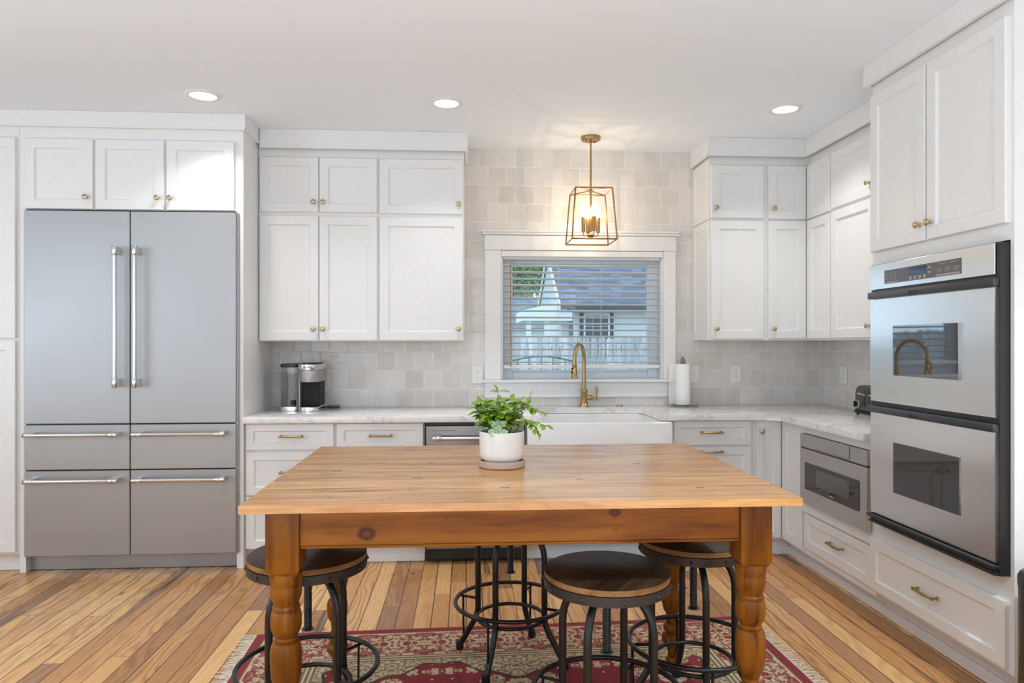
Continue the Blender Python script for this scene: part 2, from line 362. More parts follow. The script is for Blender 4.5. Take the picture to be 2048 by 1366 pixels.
def m_leaf(name, a, b, vein=None):
    t = NT(name); x, y, z = t.xyz(); f = t.noise(t.comb(x, y, z), 40.0, 3)
    c = t.mix(f, (*a, 1), (*b, 1))
    if vein:
        v = t.vor(t.comb(x, y, z), 150.0, 'DISTANCE_TO_EDGE'); c = t.mix(t.rng(v, 0.03, 0.12, 0.85, 0.0), c, (*vein, 1))
    t.set(Base_Color=c, Roughness=0.42); t.put(t.b.inputs['Subsurface Weight'], 0.0)
    t.put(t.b.inputs['Transmission Weight'], 0.0)
    return t.m
M['leaf'] = m_leaf('basil_leaf', srgb(92, 132, 22), srgb(146, 180, 56))
M['ivy'] = m_leaf('variegated_leaf', srgb(88, 128, 72), srgb(128, 160, 104), srgb(196, 212, 170))
M['treeleaf'] = m_leaf('tree_leaf', srgb(74, 108, 66), srgb(128, 160, 96))

def m_shingle():
    t = NT('grey_asphalt_shingles'); x, y, z = t.xyz('Object')
    v = t.math('DIVIDE', z, 0.075); row = t.math('FLOOR', v); fv = t.math('FRACT', v)
    u = t.math('DIVIDE', t.math('MULTIPLY_ADD', t.white(t.comb(row, 1.0, 1.0))[0], 5.0, x), 0.3)
    r, _ = t.white(t.comb(t.math('FLOOR', u), row, 1.0))
    c = t.ramp(r, [(0.0, srgb(80, 88, 104)), (0.5, srgb(98, 108, 126)), (1.0, srgb(118, 127, 144))])
    c = t.mix(t.rng(fv, 0.0, 0.22, 0.75, 0.0), c, (*srgb(50, 56, 68), 1))
    c = t.mix(t.rng(t.noise(t.comb(x, y, z), 1.2, 3), 0.4, 0.7, 0.0, 0.3), c, (*srgb(128, 128, 138), 1))
    t.set(Base_Color=c, Roughness=0.9); return t.m
M['shingle'] = m_shingle()
def m_picket():
    t = NT('weathered_grey_wood'); x, y, z = t.xyz()
    r, _ = t.white(t.comb(t.math('FLOOR', t.math('DIVIDE', t.math('SUBTRACT', x, 0.0), 0.145)), 1.0, 1.0))
    g = t.noise(t.comb(t.math('MULTIPLY', x, 40.0), y, t.math('MULTIPLY', z, 2.0)), 1.0, 4, 0.6)
    c = t.ramp(g, [(0.3, srgb(120, 120, 122)), (0.48, srgb(196, 196, 196)), (0.7, srgb(240, 240, 238))])
    c = t.mix(t.rng(r, 0, 1, 0.0, 0.75), c, (*srgb(132, 132, 136), 1)); t.set(Base_Color=c, Roughness=0.9); return t.m
M['picket'] = m_picket()

# ------------------------------------------------------------------ mesh helpers
def wloc(o):
    v = Vector((0, 0, 0))
    while o: v += o.location; o = o.parent
    return v

class MB:
    def __init__(s): s.bm = bmesh.new()
    def box(s, x0, x1, y0, y1, z0, z1, bev=0.0, seg=1):
        vs = [s.bm.verts.new((x, y, z)) for x in (x0, x1) for y in (y0, y1) for z in (z0, z1)]
        fs = [s.bm.faces.new([vs[i] for i in q]) for q in ((0, 1, 3, 2), (4, 6, 7, 5), (0, 4, 5, 1), (2, 3, 7, 6), (0, 2, 6, 4), (1, 5, 7, 3))]
        if bev:
            es = list({e for f in fs for e in f.edges})
            bmesh.ops.bevel(s.bm, geom=es, offset=bev, segments=seg, affect='EDGES', profile=0.5)
        return s
    def rings(s, rings, cap0=True, cap1=True, closed=True):
        R_ = [[s.bm.verts.new(p) for p in r] for r in rings]; n = len(R_[0])
        for a, b in zip(R_[:-1], R_[1:]):
            for i in range(n if closed else n - 1):
                k = (i + 1) % n
                s.bm.faces.new((a[i], a[k], b[k], b[i]))
        if cap0: s.bm.faces.new(R_[0][::-1])
        if cap1: s.bm.faces.new(R_[-1])
        return s
    def lathe(s, prof, c=(0, 0, 0), n=24, axis='z', cap0=True, cap1=True):
        rr = []
        for (r, h) in prof:
            ring = []
            for k in range(n):
                a = 2 * math.pi * k / n; p = (r * math.cos(a), r * math.sin(a), h)
                if axis == 'y': p = (p[0], p[2], p[1])
                if axis == 'x': p = (p[2], p[0], p[1])
                ring.append((c[0] + p[0], c[1] + p[1], c[2] + p[2]))
            rr.append(ring)
        return s.rings(rr, cap0, cap1)
    def tube(s, pts, r, n=10, closed=False, caps=True):
        pts = [Vector(p) for p in pts]; N = len(pts); rr = []
        rad = r if isinstance(r, (list, tuple)) else [r] * N
        up = None
        for i, p in enumerate(pts):
            if closed: d = pts[(i + 1) % N] - pts[i - 1]
            else: d = pts[min(i + 1, N - 1)] - pts[max(i - 1, 0)]
            d.normalize()
            if up is None:
                up = Vector((0, 0, 1)) if abs(d.z) < 0.9 else Vector((1, 0, 0))
            a = up - d * up.dot(d); a.normalize(); b = d.cross(a); up = a
            rr.append([p + (a * math.cos(2 * math.pi * k / n) + b * math.sin(2 * math.pi * k / n)) * rad[i] for k in range(n)])
        if closed:
            rr.append(rr[0]); R_ = [[s.bm.verts.new(p) for p in r_] for r_ in rr[:-1]]
            for i in range(N):
                a, b = R_[i], R_[(i + 1) % N]
                for k in range(n): s.bm.faces.new((a[k], a[(k + 1) % n], b[(k + 1) % n], b[k]))
            return s
        return s.rings(rr, caps, caps)
    def sphere(s, c, r, sc=(1, 1, 1), u=14, v=8):
        m = Matrix.Translation(c) @ Matrix.Diagonal((sc[0], sc[1], sc[2], 1))
        bmesh.ops.create_uvsphere(s.bm, u_segments=u, v_segments=v, radius=r, matrix=m); return s
    def prism(s, poly, z0, z1, bev=0.0, seg=2):
        b = [s.bm.verts.new((x, y, z0)) for x, y in poly]; t_ = [s.bm.verts.new((x, y, z1)) for x, y in poly]; n = len(poly)
        f0 = s.bm.faces.new(b[::-1]); f1 = s.bm.faces.new(t_)
        for i in range(n): s.bm.faces.new((b[i], b[(i + 1) % n], t_[(i + 1) % n], t_[i]))
        if bev: bmesh.ops.bevel(s.bm, geom=list(f0.edges) + list(f1.edges), offset=bev, segments=seg, affect='EDGES', profile=0.5)
        return s
    def xf(s, m):
        s.bm.transform(m); return s
    def build(s, name, mat, parent=None, smooth=40, bevel=0.0, seg=2, mats=None, loc=None, world=True):
        if bevel:
            es = [e for e in s.bm.edges if len(e.link_faces) == 2 and e.calc_face_angle(0) > R(35)]
            bmesh.ops.bevel(s.bm, geom=es, offset=bevel, segments=seg, affect='EDGES', profile=0.5)
        bmesh.ops.recalc_face_normals(s.bm, faces=s.bm.faces)
        if parent and world: s.bm.transform(Matrix.Translation(-wloc(parent)))
        me = bpy.data.meshes.new(name); s.bm.to_mesh(me); s.bm.free()
        for m_ in (mats or [mat]): me.materials.append(M[m_] if isinstance(m_, str) else m_)
        if smooth:
            me.polygons.foreach_set('use_smooth', [True] * len(me.polygons)); me.set_sharp_from_angle(angle=R(smooth))
        o = bpy.data.objects.new(name, me); C.objects.link(o)
        if parent: o.parent = parent
        if loc: o.location = loc
        return o

def tag(o, label, cat, group=None):
    o['label'] = label; o['category'] = cat
    if group: o['group'] = group
    return o
def thing(name, label, cat, loc=(0, 0, 0), group=None, rz=0.0):
    o = bpy.data.objects.new(name, None); C.objects.link(o); o.location = loc; o.rotation_euler = (0, 0, rz)
    o.empty_display_size = 0.1
    return tag(o, label, cat, group)
def struct(o):
    o['kind'] = 'structure'; return o
def dup(root, loc, rz, label):
    r = root.copy(); C.objects.link(r); r.location = loc; r.rotation_euler = (0, 0, rz); r['label'] = label
    for ch in list(root.children):
        c = ch.copy(); C.objects.link(c); c.parent = r
        for g in ch.children:
            d = g.copy(); C.objects.link(d); d.parent = c
    return r

# knob and pull: one mesh each, copied to every door and drawer; they point along local -Y
def knob_mesh():
    m = MB(); m.lathe([(0.008, 0.0), (0.008, -0.003), (0.0055, -0.006), (0.005, -0.014), (0.0085, -0.018), (0.0145, -0.021), (0.0155, -0.025), (0.013, -0.028), (0.005, -0.0295)], n=20, axis='y')
    o = m.build('knob', 'knob'); me = o.data; bpy.data.objects.remove(o); return me
def pull_mesh():
    m = MB(); pts = []; rr = []
    for k in range(13):
        t_ = k / 12; x = -0.064 + 0.128 * t_; e = min(t_, 1 - t_) * 12
        pts.append((x, -0.024 - 0.006 * math.sin(math.pi * t_) - (0.0 if e > 0.5 else -0.002), 0.0)); rr.append(0.0072 if e < 0.5 else (0.0052 + 0.0016 * math.sin(math.pi * t_)))
    m.tube(pts, rr, 10)
    for sx in (-1, 1):
        m.lathe([(0.0085, 0.0), (0.0085, -0.003), (0.0055, -0.008), (0.0062, -0.018), (0.008, -0.024), (0.0075, -0.030), (0.004, -0.032)], c=(sx * 0.063, 0, 0), n=14, axis='y')
    o = m.build('pull', 'pull'); me = o.data; bpy.data.objects.remove(o); return me
KNOB, PULL = knob_mesh(), pull_mesh()
def hw(mesh, name, parent, pos, face):
    o = bpy.data.objects.new(name, mesh); C.objects.link(o); o.parent = parent
    o.location = Vector(pos) - wloc(parent); o.rotation_euler = (0, 0, 0 if face == 'B' else R(-90)); return o

def shaker(name, face, u0, u1, z0, z1, front, parent, t=0.02, stile=0.056, rec=0.011, mat='paint', flip=1):
    """framed door or drawer front with a recessed centre panel; face B looks along -Y, face R along -X"""
    def ring(i, d): return [(u0 + i, d, z0 + i), (u1 - i, d, z0 + i), (u1 - i, d, z1 - i), (u0 + i, d, z1 - i)]
    st = min(stile, (z1 - z0) * 0.27, (u1 - u0) * 0.3)
    rs = [ring(0, front + t), ring(0, front + 0.003), ring(0.0025, front), ring(st, front), ring(st + 0.0015, front + rec * 0.45), ring(st + 0.006, front + rec)]
    if face == 'R': rs = [[(y, x, z) for x, y, z in r] for r in rs]
    m = MB().rings(rs)
    return m.build(name, mat, parent, smooth=0)
def door(face, u0, u1, z0, z1, front, parent, kn=None, name='door', **kw):
    d = shaker(name, face, u0, u1, z0, z1, front, parent, **kw)
    if kn: hw(KNOB, 'knob', d, (kn[0], front, kn[1]) if face == 'B' else (front, kn[0], kn[1]), face)
    return d
def drawer(face, u0, u1, z0, z1, front, parent, pz=None, pu=None):
    d = shaker('drawer_front', face, u0, u1, z0, z1, front, parent, stile=0.048)
    pz = (z0 + z1) / 2 if pz is None else pz; pu = (u0 + u1) / 2 if pu is None else pu
    hw(PULL, 'pull', d, (pu, front, pz) if face == 'B' else (front, pu, pz), face); return d
def fb(m, face, u0, u1, d0, d1, z0, z1, bev=0.0):
    return m.box(u0, u1, d0, d1, z0, z1, bev) if face == 'B' else m.box(d0, d1, u0, u1, z0, z1, bev)

# ------------------------------------------------------------------ room shell
YB, XR, ZC = 5.0, 2.61, 2.735
XL, YN = -4.3, -2.6
struct(MB().box(XL - 0.1, XR + 0.1, YN - 0.1, YB + 0.15, -0.1, 0.0).build('floor', 'floor', smooth=0))
struct(MB().box(XL - 0.1, XR + 0.1, YN - 0.1, YB + 0.15, ZC, ZC + 0.1).build('ceiling', 'ceil', smooth=0))
WX0, WX1, WZ0, WZ1 = 0.245, 1.413, 1.100, 2.016
w = MB()
w.box(-1.36, WX0, YB, YB + 0.15, 0, ZC); w.box(WX1, XR + 0.1, YB, YB + 0.15, 0, ZC)
w.box(WX0, WX1, YB, YB + 0.15, 0, WZ0); w.box(WX0, WX1, YB, YB + 0.15, WZ1, ZC)
struct(w.build('wall_back', 'tile', smooth=0))
struct(MB().box(XL, -1.36, YB, YB + 0.15, 0, ZC).build('wall_back_west', 'wall', smooth=0))
struct(MB().box(XR, XR + 0.1, 3.30, YB, 0, ZC).build('wall_right', 'tile_r', smooth=0))
struct(MB().box(XR, XR + 0.1, YN, 3.30, 0, ZC).build('wall_right_side', 'wall', smooth=0))
w = MB()
for y0, y1, z0, z1 in ((YN, 0.5, 0, ZC), (2.7, YB, 0, ZC), (0.5, 2.7, 0, 0.8), (0.5, 2.7, 2.3, ZC)): w.box(XL - 0.1, XL, y0, y1, z0, z1)
struct(w.build('wall_left', 'wall', smooth=0))
w = MB()
for x0, x1, z0, z1 in ((XL, -3.4, 0, ZC), (-1.4, 0.0, 0, ZC), (2.0, XR + 0.1, 0, ZC), (-3.4, -1.4, 0, 0.85), (-3.4, -1.4, 2.35, ZC), (0, 2, 0, 0.85), (0, 2, 2.35, ZC)): w.box(x0, x1, YN - 0.1, YN, z0, z1)
struct(w.build('wall_front', 'wall', smooth=0))

# crown boards between cabinets and ceiling (bead along the lower edge)
def crown(name, pts, z0, th=0.022):
    """pts: outer face line in plan, room side; board stands th behind it"""
    m = MB()
    for (xa, ya, xb, yb, nx, ny) in pts:
        xs, ys = sorted((xa, xb)), sorted((ya, yb))
        m.box(xs[0] + min(0, nx * th), xs[1] + max(0, nx * th), ys[0] + min(0, ny * th), ys[1] + max(0, ny * th), z0, ZC - 0.001)
        m.box(xs[0] + min(0, nx * th) - (0.004 if nx > 0 else 0), xs[1] + max(0, nx * th) + (0.004 if nx < 0 else 0), ys[0] + min(0, ny * th) - (0.004 if ny > 0 else 0), ys[1] + max(0, ny * th), z0 - 0.006, z0 + 0.008, 0.002)
    return struct(m.build(name, 'trim', smooth=0))
crown('trim_1', [(-3.45, 4.337, -1.325, 4.337, 0, 1), (-1.325, 4.3555, -1.325, 4.618, -1, 0)], 2.645, 0.018)
crown('trim_2', [(-1.322, 4.622, 0.010, 4.622, 0, 1), (0.010, 4.6425, 0.010, 4.998, -1, 0)], 2.620, 0.02)
crown('trim_3', [(1.610, 4.622, 2.278, 4.622, 0, 1), (1.610, 4.6425, 1.610, 4.998, 1, 0), (2.278, 4.6215, 2.278, 3.40, 1, 0)], 2.620, 0.02)
crown('trim_4', [(1.968, 3.388, 1.968, 2.458, 1, 0), (1.9885, 3.388, 2.277, 3.388, 0, -1)], 2.628, 0.02)

# window: casing, sash, panes
wn = struct(bpy.data.objects.new('window_1', None)); C.objects.link(wn); wn.location = (0.83, YB, 1.10)
m = MB(); m.box(0.131, 0.245, 4.978, 4.999, 1.10, 2.016, 0.002); m.box(1.413, 1.500, 4.978, 4.999, 1.10, 2.016, 0.002)
m.build('side_casing', 'trim', wn, smooth=0)
m = MB(); m.box(0.127, 1.503, 4.974, 4.999, 2.017, 2.122, 0.002); m.build('head_casing', 'trim', wn, smooth=0)
m = MB(); m.box(0.110, 1.521, 4.958, 4.999, 2.123, 2.140, 0.004); m.box(0.104, 1.527, 4.950, 4.999, 2.140, 2.156, 0.004); m.build('head_cap', 'trim', wn, smooth=0)
m = MB(); m.box(0.112, 1.520, 4.935, 4.9995, 1.083, 1.0995, 0.005, 2); m.box(0.247, 1.411, 4.9995, 5.085, 1.083 + 0.0175, 1.102, 0); m.build('sill', 'trim', wn)
m = MB(); m.box(0.131, 1.500, 4.982, 4.999, 0.975, 1.082, 0.002); m.build('apron_board', 'trim', wn, smooth=0)
m = MB(); m.box(0.2455, 0.2585, 5.0, 5.15, 1.103, 2.015); m.box(1.3995, 1.4125, 5.0, 5.15, 1.103, 2.015); m.box(0.259, 1.399, 5.0, 5.15, 2.001, 2.015); m.build('jamb', 'trim', wn, smooth=0)
m = MB(); m.box(0.259, 0.335, 5.086, 5.125, 1.103, 2.0, 0.004); m.box(1.325, 1.399, 5.086, 5.125, 1.103, 2.0, 0.004); m.box(0.335, 1.325, 5.086, 5.125, 1.103, 1.148, 0.004); m.box(0.335, 1.325, 5.086, 5.125, 1.93, 2.0, 0.004)
m.box(0.335, 1.325, 5.09, 5.12, 1.148, 1.165, 0.003); m.build('sash', 'sash', wn, smooth=0)
m = MB(); m.box(0.86, 0.93, 5.070, 5.086, 1.128, 1.138, 0.002); m.build('sash_lift', 'sash', wn)
m = MB(); m.box(0.333, 1.327, 5.104, 5.108, 1.164, 1.932); m.build('pane', 'glass', wn, smooth=0)

# ------------------------------------------------------------------ ceiling downlights
def downlight(x, y, label, group, power=4.6, col=(1.0, 0.98, 0.95)):
    t = thing('recessed_ceiling_light', label, 'ceiling light', (x, y, ZC), group)
    m = MB(); m.lathe([(0.093, 0.0), (0.093, -0.004), (0.088, -0.008), (0.073, -0.009), (0.069, -0.005), (0.069, -0.0005)], n=40, cap0=False, cap1=False)
    m.build('trim_ring', 'plate', t, world=False)
    m = MB(); m.lathe([(0.0685, -0.0012), (0.0685, -0.0035), (0.03, -0.005)], n=40); m.build('lens', 'lens', t, world=False)
    area('lamp', (0, 0, -0.012), (0, 0, 0), 0.12, 0.12, power, col, 'DISK', t, 112)
downlight(-1.455, 4.018, 'round white recessed ceiling light in front of the fridge cabinets', 'recessed ceiling lights in the kitchen')
downlight(-0.112, 4.055, 'round white recessed ceiling light in the middle of the row, left of the pendant', 'recessed ceiling lights in the kitchen')
downlight(1.865, 4.029, 'round white recessed ceiling light by the corner cabinets and oven tower', 'recessed ceiling lights in the kitchen')
for x in (-2.4, -0.3, 1.8):  # extra row out of view, added to brighten the kitchen fronts and floor
    downlight(x, 0.9, 'unseen recessed ceiling light added to brighten the room', 'added ceiling lights out of view', 34.0 if x > 1 else 22.0, (0.84, 0.94, 1.0))

# ------------------------------------------------------------------ cabinets
FB = 4.39          # face-frame plane of the back base run
def toe(name, face, u0, u1, d0, d1, parent):
    m = MB(); fb(m, face, u0, u1, d0, d1, 0.001, 0.118); fb(m, face, u0, u1, d0 - 0.012, d0, 0.001, 0.052, 0.003); return m.build(name, 'trim', parent, smooth=0)

# tall pantry at the far left
t = thing('pantry_cabinet', 'tall white pantry cabinet cut by the left photo edge, beside the fridge', 'cabinet', (-3.05, 4.68, 0))
m = MB(); m.box(-3.45, -2.636, 4.357, 4.998, 0.112, 2.725); m.build('body', 'paint', t, smooth=0)
toe('toe_kick', 'B', -3.45, -2.636, 4.425, 4.45, t)
door('B', -3.17, -2.648, 1.390, 2.572, 4.337, t, (-3.13, 1.45)); door('B', -3.17, -2.648, 0.126, 1.376, 4.337, t, (-3.13, 1.30))

# fridge surround with the three doors over the fridge
t = thing('fridge_surround_cabinet', 'white cabinet of three small doors over the fridge with side panels down to the floor', 'cabinet', (-1.985, 4.68, 0))
m = MB(); m.box(-2.634, -1.341, 4.357, 4.998, 2.152, 2.725); m.build('body', 'paint', t, smooth=0)
m = MB(); m.box(-2.634, -2.598, 4.357, 4.998, 0.001, 2.1515); m.build('side_panel', 'paint', t, smooth=0)
m = MB(); m.box(-1.379, -1.341, 4.357, 4.998, 0.001, 2.1515); m.build('side_panel', 'paint', t, smooth=0)
door('B', -2.597, -2.208, 2.154, 2.569, 4.337, t, (-2.243, 2.223)); door('B', -2.194, -1.798, 2.154, 2.569, 4.337, t, (-1.833, 2.223)); door('B', -1.785, -1.390, 2.154, 2.569, 4.337, t, (-1.759, 2.223))

# wall cabinets left of the window
t = thing('double_wall_cabinet', 'white two-column wall cabinet over the coffee maker, next to the fridge panel', 'cabinet', (-0.95, 4.83, 1.372))
m = MB(); m.box(-1.338, -0.573, 4.67, 4.998, 1.372, 2.725); m.build('body', 'paint', t, smooth=0)
for a, b, kx in ((-1.328, -0.956, -0.985), (-0.950, -0.580, -0.925)):
    door('B', a, b, 2.209, 2.563, 4.65, t, (kx, 2.272)); door('B', a, b, 1.378, 2.184, 4.65, t, (kx, 1.450))
t = thing('single_wall_cabinet', 'white one-column wall cabinet with wide doors, left of the window', 'cabinet', (-0.29, 4.83, 1.372))
m = MB(); m.box(-0.572, -0.012, 4.67, 4.998, 1.372, 2.725); m.build('body', 'paint', t, smooth=0)
door('B', -0.563, -0.021, 2.205, 2.562, 4.65, t, (-0.049, 2.270)); door('B', -0.563, -0.021, 1.378, 2.181, 4.65, t, (-0.049, 1.452))

# wall cabinets right of the window
t = thing('narrow_wall_cabinet', 'white wall cabinet right of the window with a panelled side', 'cabinet', (1.83, 4.83, 1.378))
m = MB(); m.box(1.640, 2.0215, 4.67, 4.998, 1.378, 2.725); m.build('body', 'paint', t, smooth=0)
shaker('side_panel', 'R', 4.674, 4.998, 2.195, 2.60, 1.629, t, t=0.0105, rec=0.006); shaker('side_panel', 'R', 4.674, 4.998, 1.378, 2.19, 1.629, t, t=0.0105, rec=0.006)
door('B', 1.646, 2.007, 2.202, 2.558, 4.65, t, (1.675, 2.268)); door('B', 1.646, 2.007, 1.388, 2.185, 4.65, t, (1.677, 1.456))
t = thing('corner_wall_cabinet', 'white corner wall cabinet with hinged L-shaped doors', 'cabinet', (2.30, 4.80, 1.378))
m = MB(); m.prism([(2.0225, 4.998), (2.0225, 4.67), (2.323, 4.67), (2.323, 4.341), (2.608, 4.341), (2.608, 4.998)], 1.378, 2.725); m.build('body', 'paint', t, smooth=0)
for z0, z1 in ((2.200, 2.560), (1.390, 2.187)):
    door('B', 2.038, 2.300, z0, z1, 4.65, t, (2.072, 2.268 if z0 > 2 else 1.456)); door('R', 4.348, 4.648, z0, z1, 2.303, t)
t = thing('side_wall_cabinet', 'white wall cabinet on the right wall between corner and oven tower', 'cabinet', (2.46, 3.86, 1.378))
m = MB(); m.box(2.323, 2.608, 3.366, 4.340, 1.378, 2.725); m.build('body', 'paint', t, smooth=0)
for a, b, k in ((3.862, 4.334, 3.90), (3.376, 3.852, 3.81)):
    door('R', a, b, 2.207, 2.562, 2.303, t, (k, 2.278)); door('R', a, b, 1.392, 2.189, 2.303, t, (k, 1.459))

# base cabinets of the back run
def base(name, label, u0, u1):
    t = thing(name, label, 'cabinet', ((u0 + u1) / 2, 4.7, 0))
    m = MB(); m.box(u0, u1, FB, 4.998, 0.108, 0.873); m.build('body', 'paint', t, smooth=0)
    toe('toe_kick', 'B', u0, u1, 4.445, 4.465, t); return t
t = base('drawer_base_cabinet', 'white three-drawer base cabinet beside the fridge, below the coffee maker', -1.340, -0.798)
drawer('B', -1.330, -0.807, 0.711, 0.869, 4.37, t, 0.794, -1.06); drawer('B', -1.330, -0.807, 0.437, 0.697, 4.37, t, 0.575, -1.06); drawer('B', -1.330, -0.807, 0.112, 0.427, 4.37, t, 0.28, -1.06)
t = base('drawer_door_base_cabinet', 'white base cabinet with one top drawer, left of the dishwasher', -0.797, -0.256)
drawer('B', -0.788, -0.264, 0.713, 0.868, 4.37, t, 0.794, -0.523); door('B', -0.788, -0.264, 0.112, 0.699, 4.37, t, (-0.30, 0.64))
t = thing('sink_base_cabinet', 'white base cabinet under the farmhouse sink', 'cabinet', (0.83, 4.7, 0))
m = MB(); m.box(0.366, 1.290, FB, 4.998, 0.108, 0.600); m.box(0.366, 0.371, FB, 4.998, 0.600, 0.873); m.box(1.277, 1.290, FB, 4.998, 0.600, 0.873); m.build('body', 'paint', t, smooth=0)
toe('toe_kick', 'B', 0.366, 1.290, 4.445, 4.465, t)
door('B', 0.376, 0.826, 0.112, 0.596, 4.37, t, (0.795, 0.54)); door('B', 0.832, 1.282, 0.112, 0.596, 4.37, t, (0.863, 0.54))
t = base('drawer_stack_base_cabinet', 'white drawer base cabinet right of the sink', 1.291, 1.818)
drawer('B', 1.306, 1.803, 0.716, 0.869, 4.37, t, 0.797, 1.545); drawer('B', 1.306, 1.803, 0.437, 0.702, 4.37, t, 0.674, 1.549); drawer('B', 1.306, 1.803, 0.112, 0.427, 4.37, t, 0.40, 1.549)
t = thing('corner_base_cabinet', 'white corner base cabinet with a folding L-shaped door and brass knob', 'cabinet', (2.2, 4.6, 0))
m = MB(); m.prism([(1.819, 4.998), (1.819, FB), (2.02, FB), (2.02, 4.092), (2.608, 4.092), (2.608, 4.998)], 0.108, 0.873); m.build('body', 'paint', t, smooth=0)
m = MB()
for a in ((1.819, 2.09, 4.445, 4.465, 0.118), (2.09, 2.11, 4.092, 4.465, 0.118), (1.819, 2.09, 4.433, 4.445, 0.052), (2.078, 2.09, 4.092, 4.445, 0.052)): m.box(a[0], a[1], a[2], a[3], 0.001, a[4])
m.build('toe_kick', 'trim', t, smooth=0)
door('B', 1.838, 1.998, 0.122, 0.870, 4.37, t, (1.868, 0.800), stile=0.045); door('R', 4.102, 4.366, 0.122, 0.870, 2.0, t)

# microwave base and oven tower on the right run
t = thing('microwave_base_cabinet', 'white base cabinet holding the drawer microwave, one drawer below', 'cabinet', (2.3, 3.72, 0))
m = MB(); m.box(2.0205, 2.608, 3.362, 4.091, 0.108, 0.36); m.box(2.001, 2.608, 3.362, 4.091, 0.36, 0.422); m.box(1.996, 2.608, 3.362, 4.091, 0.830, 0.873); m.box(2.001, 2.608, 4.075, 4.091, 0.422, 0.830); m.box(2.001, 2.608, 3.362, 3.372, 0.422, 0.830)
m.box(2.59, 2.608, 3.372, 4.075, 0.422, 0.830); m.build('body', 'paint', t, smooth=0)
toe('toe_kick', 'R', 3.362, 4.091, 2.09, 2.11, t)
drawer('R', 3.377, 4.074, 0.150, 0.352, 2.0, t, 0.262, 3.70)

t = thing('oven_tower_cabinet', 'tall white oven tower with two doors above and a wide drawer below', 'cabinet', (2.3, 2.91, 0))
m = MB()
m.box(2.0, 2.608, 2.458, 3.361, 0.140, 0.498); m.box(2.0, 2.608, 2.458, 3.361, 1.742, 2.725)
m.box(2.0, 2.608, 2.458, 2.476, 0.498, 1.742); m.box(2.0, 2.608, 3.300, 3.361, 0.498, 1.742); m.box(2.59, 2.608, 2.476, 3.300, 0.498, 1.742)
m.build('body', 'paint', t, smooth=0)
m = MB(); m.box(2.086, 2.106, 2.49, 3.361, 0.001, 0.1395); m.box(2.106, 2.606, 2.49, 2.51, 0.001, 0.1395); m.box(2.074, 2.086, 2.478, 3.361, 0.001, 0.052, 0.003); m.build('toe_kick', 'trim', t, smooth=0)
door('R', 2.938, 3.350, 1.805, 2.567, 1.98, t, (2.965, 1.877)); door('R', 2.478, 2.923, 1.805, 2.567, 1.98, t, (2.893, 1.877))
drawer('R', 2.482, 3.352, 0.158, 0.408, 1.98, t, 0.284, 2.915)

# ------------------------------------------------------------------ countertop
def arc(cx, cy, r, a0, a1, n=8): return [(cx + r * math.cos(R(a0 + (a1 - a0) * k / n)), cy + r * math.sin(R(a0 + (a1 - a0) * k / n))) for k in range(n + 1)]
poly = [(-1.339, 4.335), (0.462, 4.335)] + arc(0.462 + 0.06, 4.835 - 0.06, 0.06, 180, 90) + arc(1.214 - 0.06, 4.835 - 0.06, 0.06, 90, 0) + [(1.214, 4.335)]
poly += arc(1.955 - 0.075, 4.335 - 0.075, 0.075, 90, 0) + [(1.955, 3.363), (2.608, 3.363), (2.608, 4.9985), (-1.339, 4.9985)]
tag(MB().prism(poly, 0.8745, 0.914, 0.004).build('countertop', 'marble', smooth=30), 'white marbled stone countertop running in an L along both walls', 'countertop')

# ------------------------------------------------------------------ refrigerator
t = thing('refrigerator', 'wide stainless steel refrigerator with two doors and four drawers', 'refrigerator', (-1.98, 4.65, 0))
m = MB(); m.box(-2.594, -1.383, 4.362, 4.97, 0.102, 2.146); m.build('body', 'gunmetal', t, smooth=0)
m = MB(); m.box(-1.377 - 0.006, -1.364, 4.340, 4.3565, 0.10, 2.142, 0.002); m.build('side_strip', 'steel', t, smooth=0)
m = MB(); m.box(-2.596, -1.381, 4.405, 4.421, 0.004, 0.101)
m.build('toe_grille', 'steel', t, smooth=0)
def bar_handle(parent, a, b, y, name='handle'):
    """round bar between two heavy end posts that stand on the door"""
    a, b = Vector(a), Vector(b); d = (b - a).normalized(); L = (b - a).length
    m = MB(); m.tube([a + d * 0.03, b - d * 0.03], 0.0115, 14)
    h = m.build(name, 'chrome', parent)
    for e, s_ in ((a, 1), (b, -1)):
        m = MB(); p = e + d * (s_ * 0.028)
        m.tube([e, e + d * s_ * 0.003, e + d * s_ * 0.054, e + d * s_ * 0.057], [0.013, 0.0155, 0.0155, 0.013], 16)
        q = Vector((abs(d.x) * 0.022 + 0.012 * (1 - abs(d.x)), 0, abs(d.z) * 0.022 + 0.012 * (1 - abs(d.z))))
        m.box(p.x - q.x, p.x + q.x, p.y, y, p.z - q.z, p.z + q.z, 0.003)
        m.build('handle_post', 'chrome', h)
    return h
fd = 4.325
for u0, u1, hx in ((-2.591, -1.9905, -2.050), (-1.9855, -1.374, -1.937)):
    m = MB(); m.box(u0, u1, fd, 4.361, 0.884, 2.141, 0.003); d = m.build('door', 'steel', t, smooth=0)
    bar_handle(d, (hx, 4.268, 1.098), (hx, 4.268, 1.931), fd)
    for z0, z1, hz in ((0.6125, 0.877, 0.824), (0.104, 0.606, 0.555)):
        m = MB(); m.box(u0, u1, fd, 4.361, z0, z1, 0.003); d = m.build('drawer', 'steel', t, smooth=0)
        x0 = -2.566 if u0 < -2.2 else -1.956; x1 = -2.036 if u0 < -2.2 else -1.422
        bar_handle(d, (x0, 4.268, hz), (x1, 4.268, hz), fd)

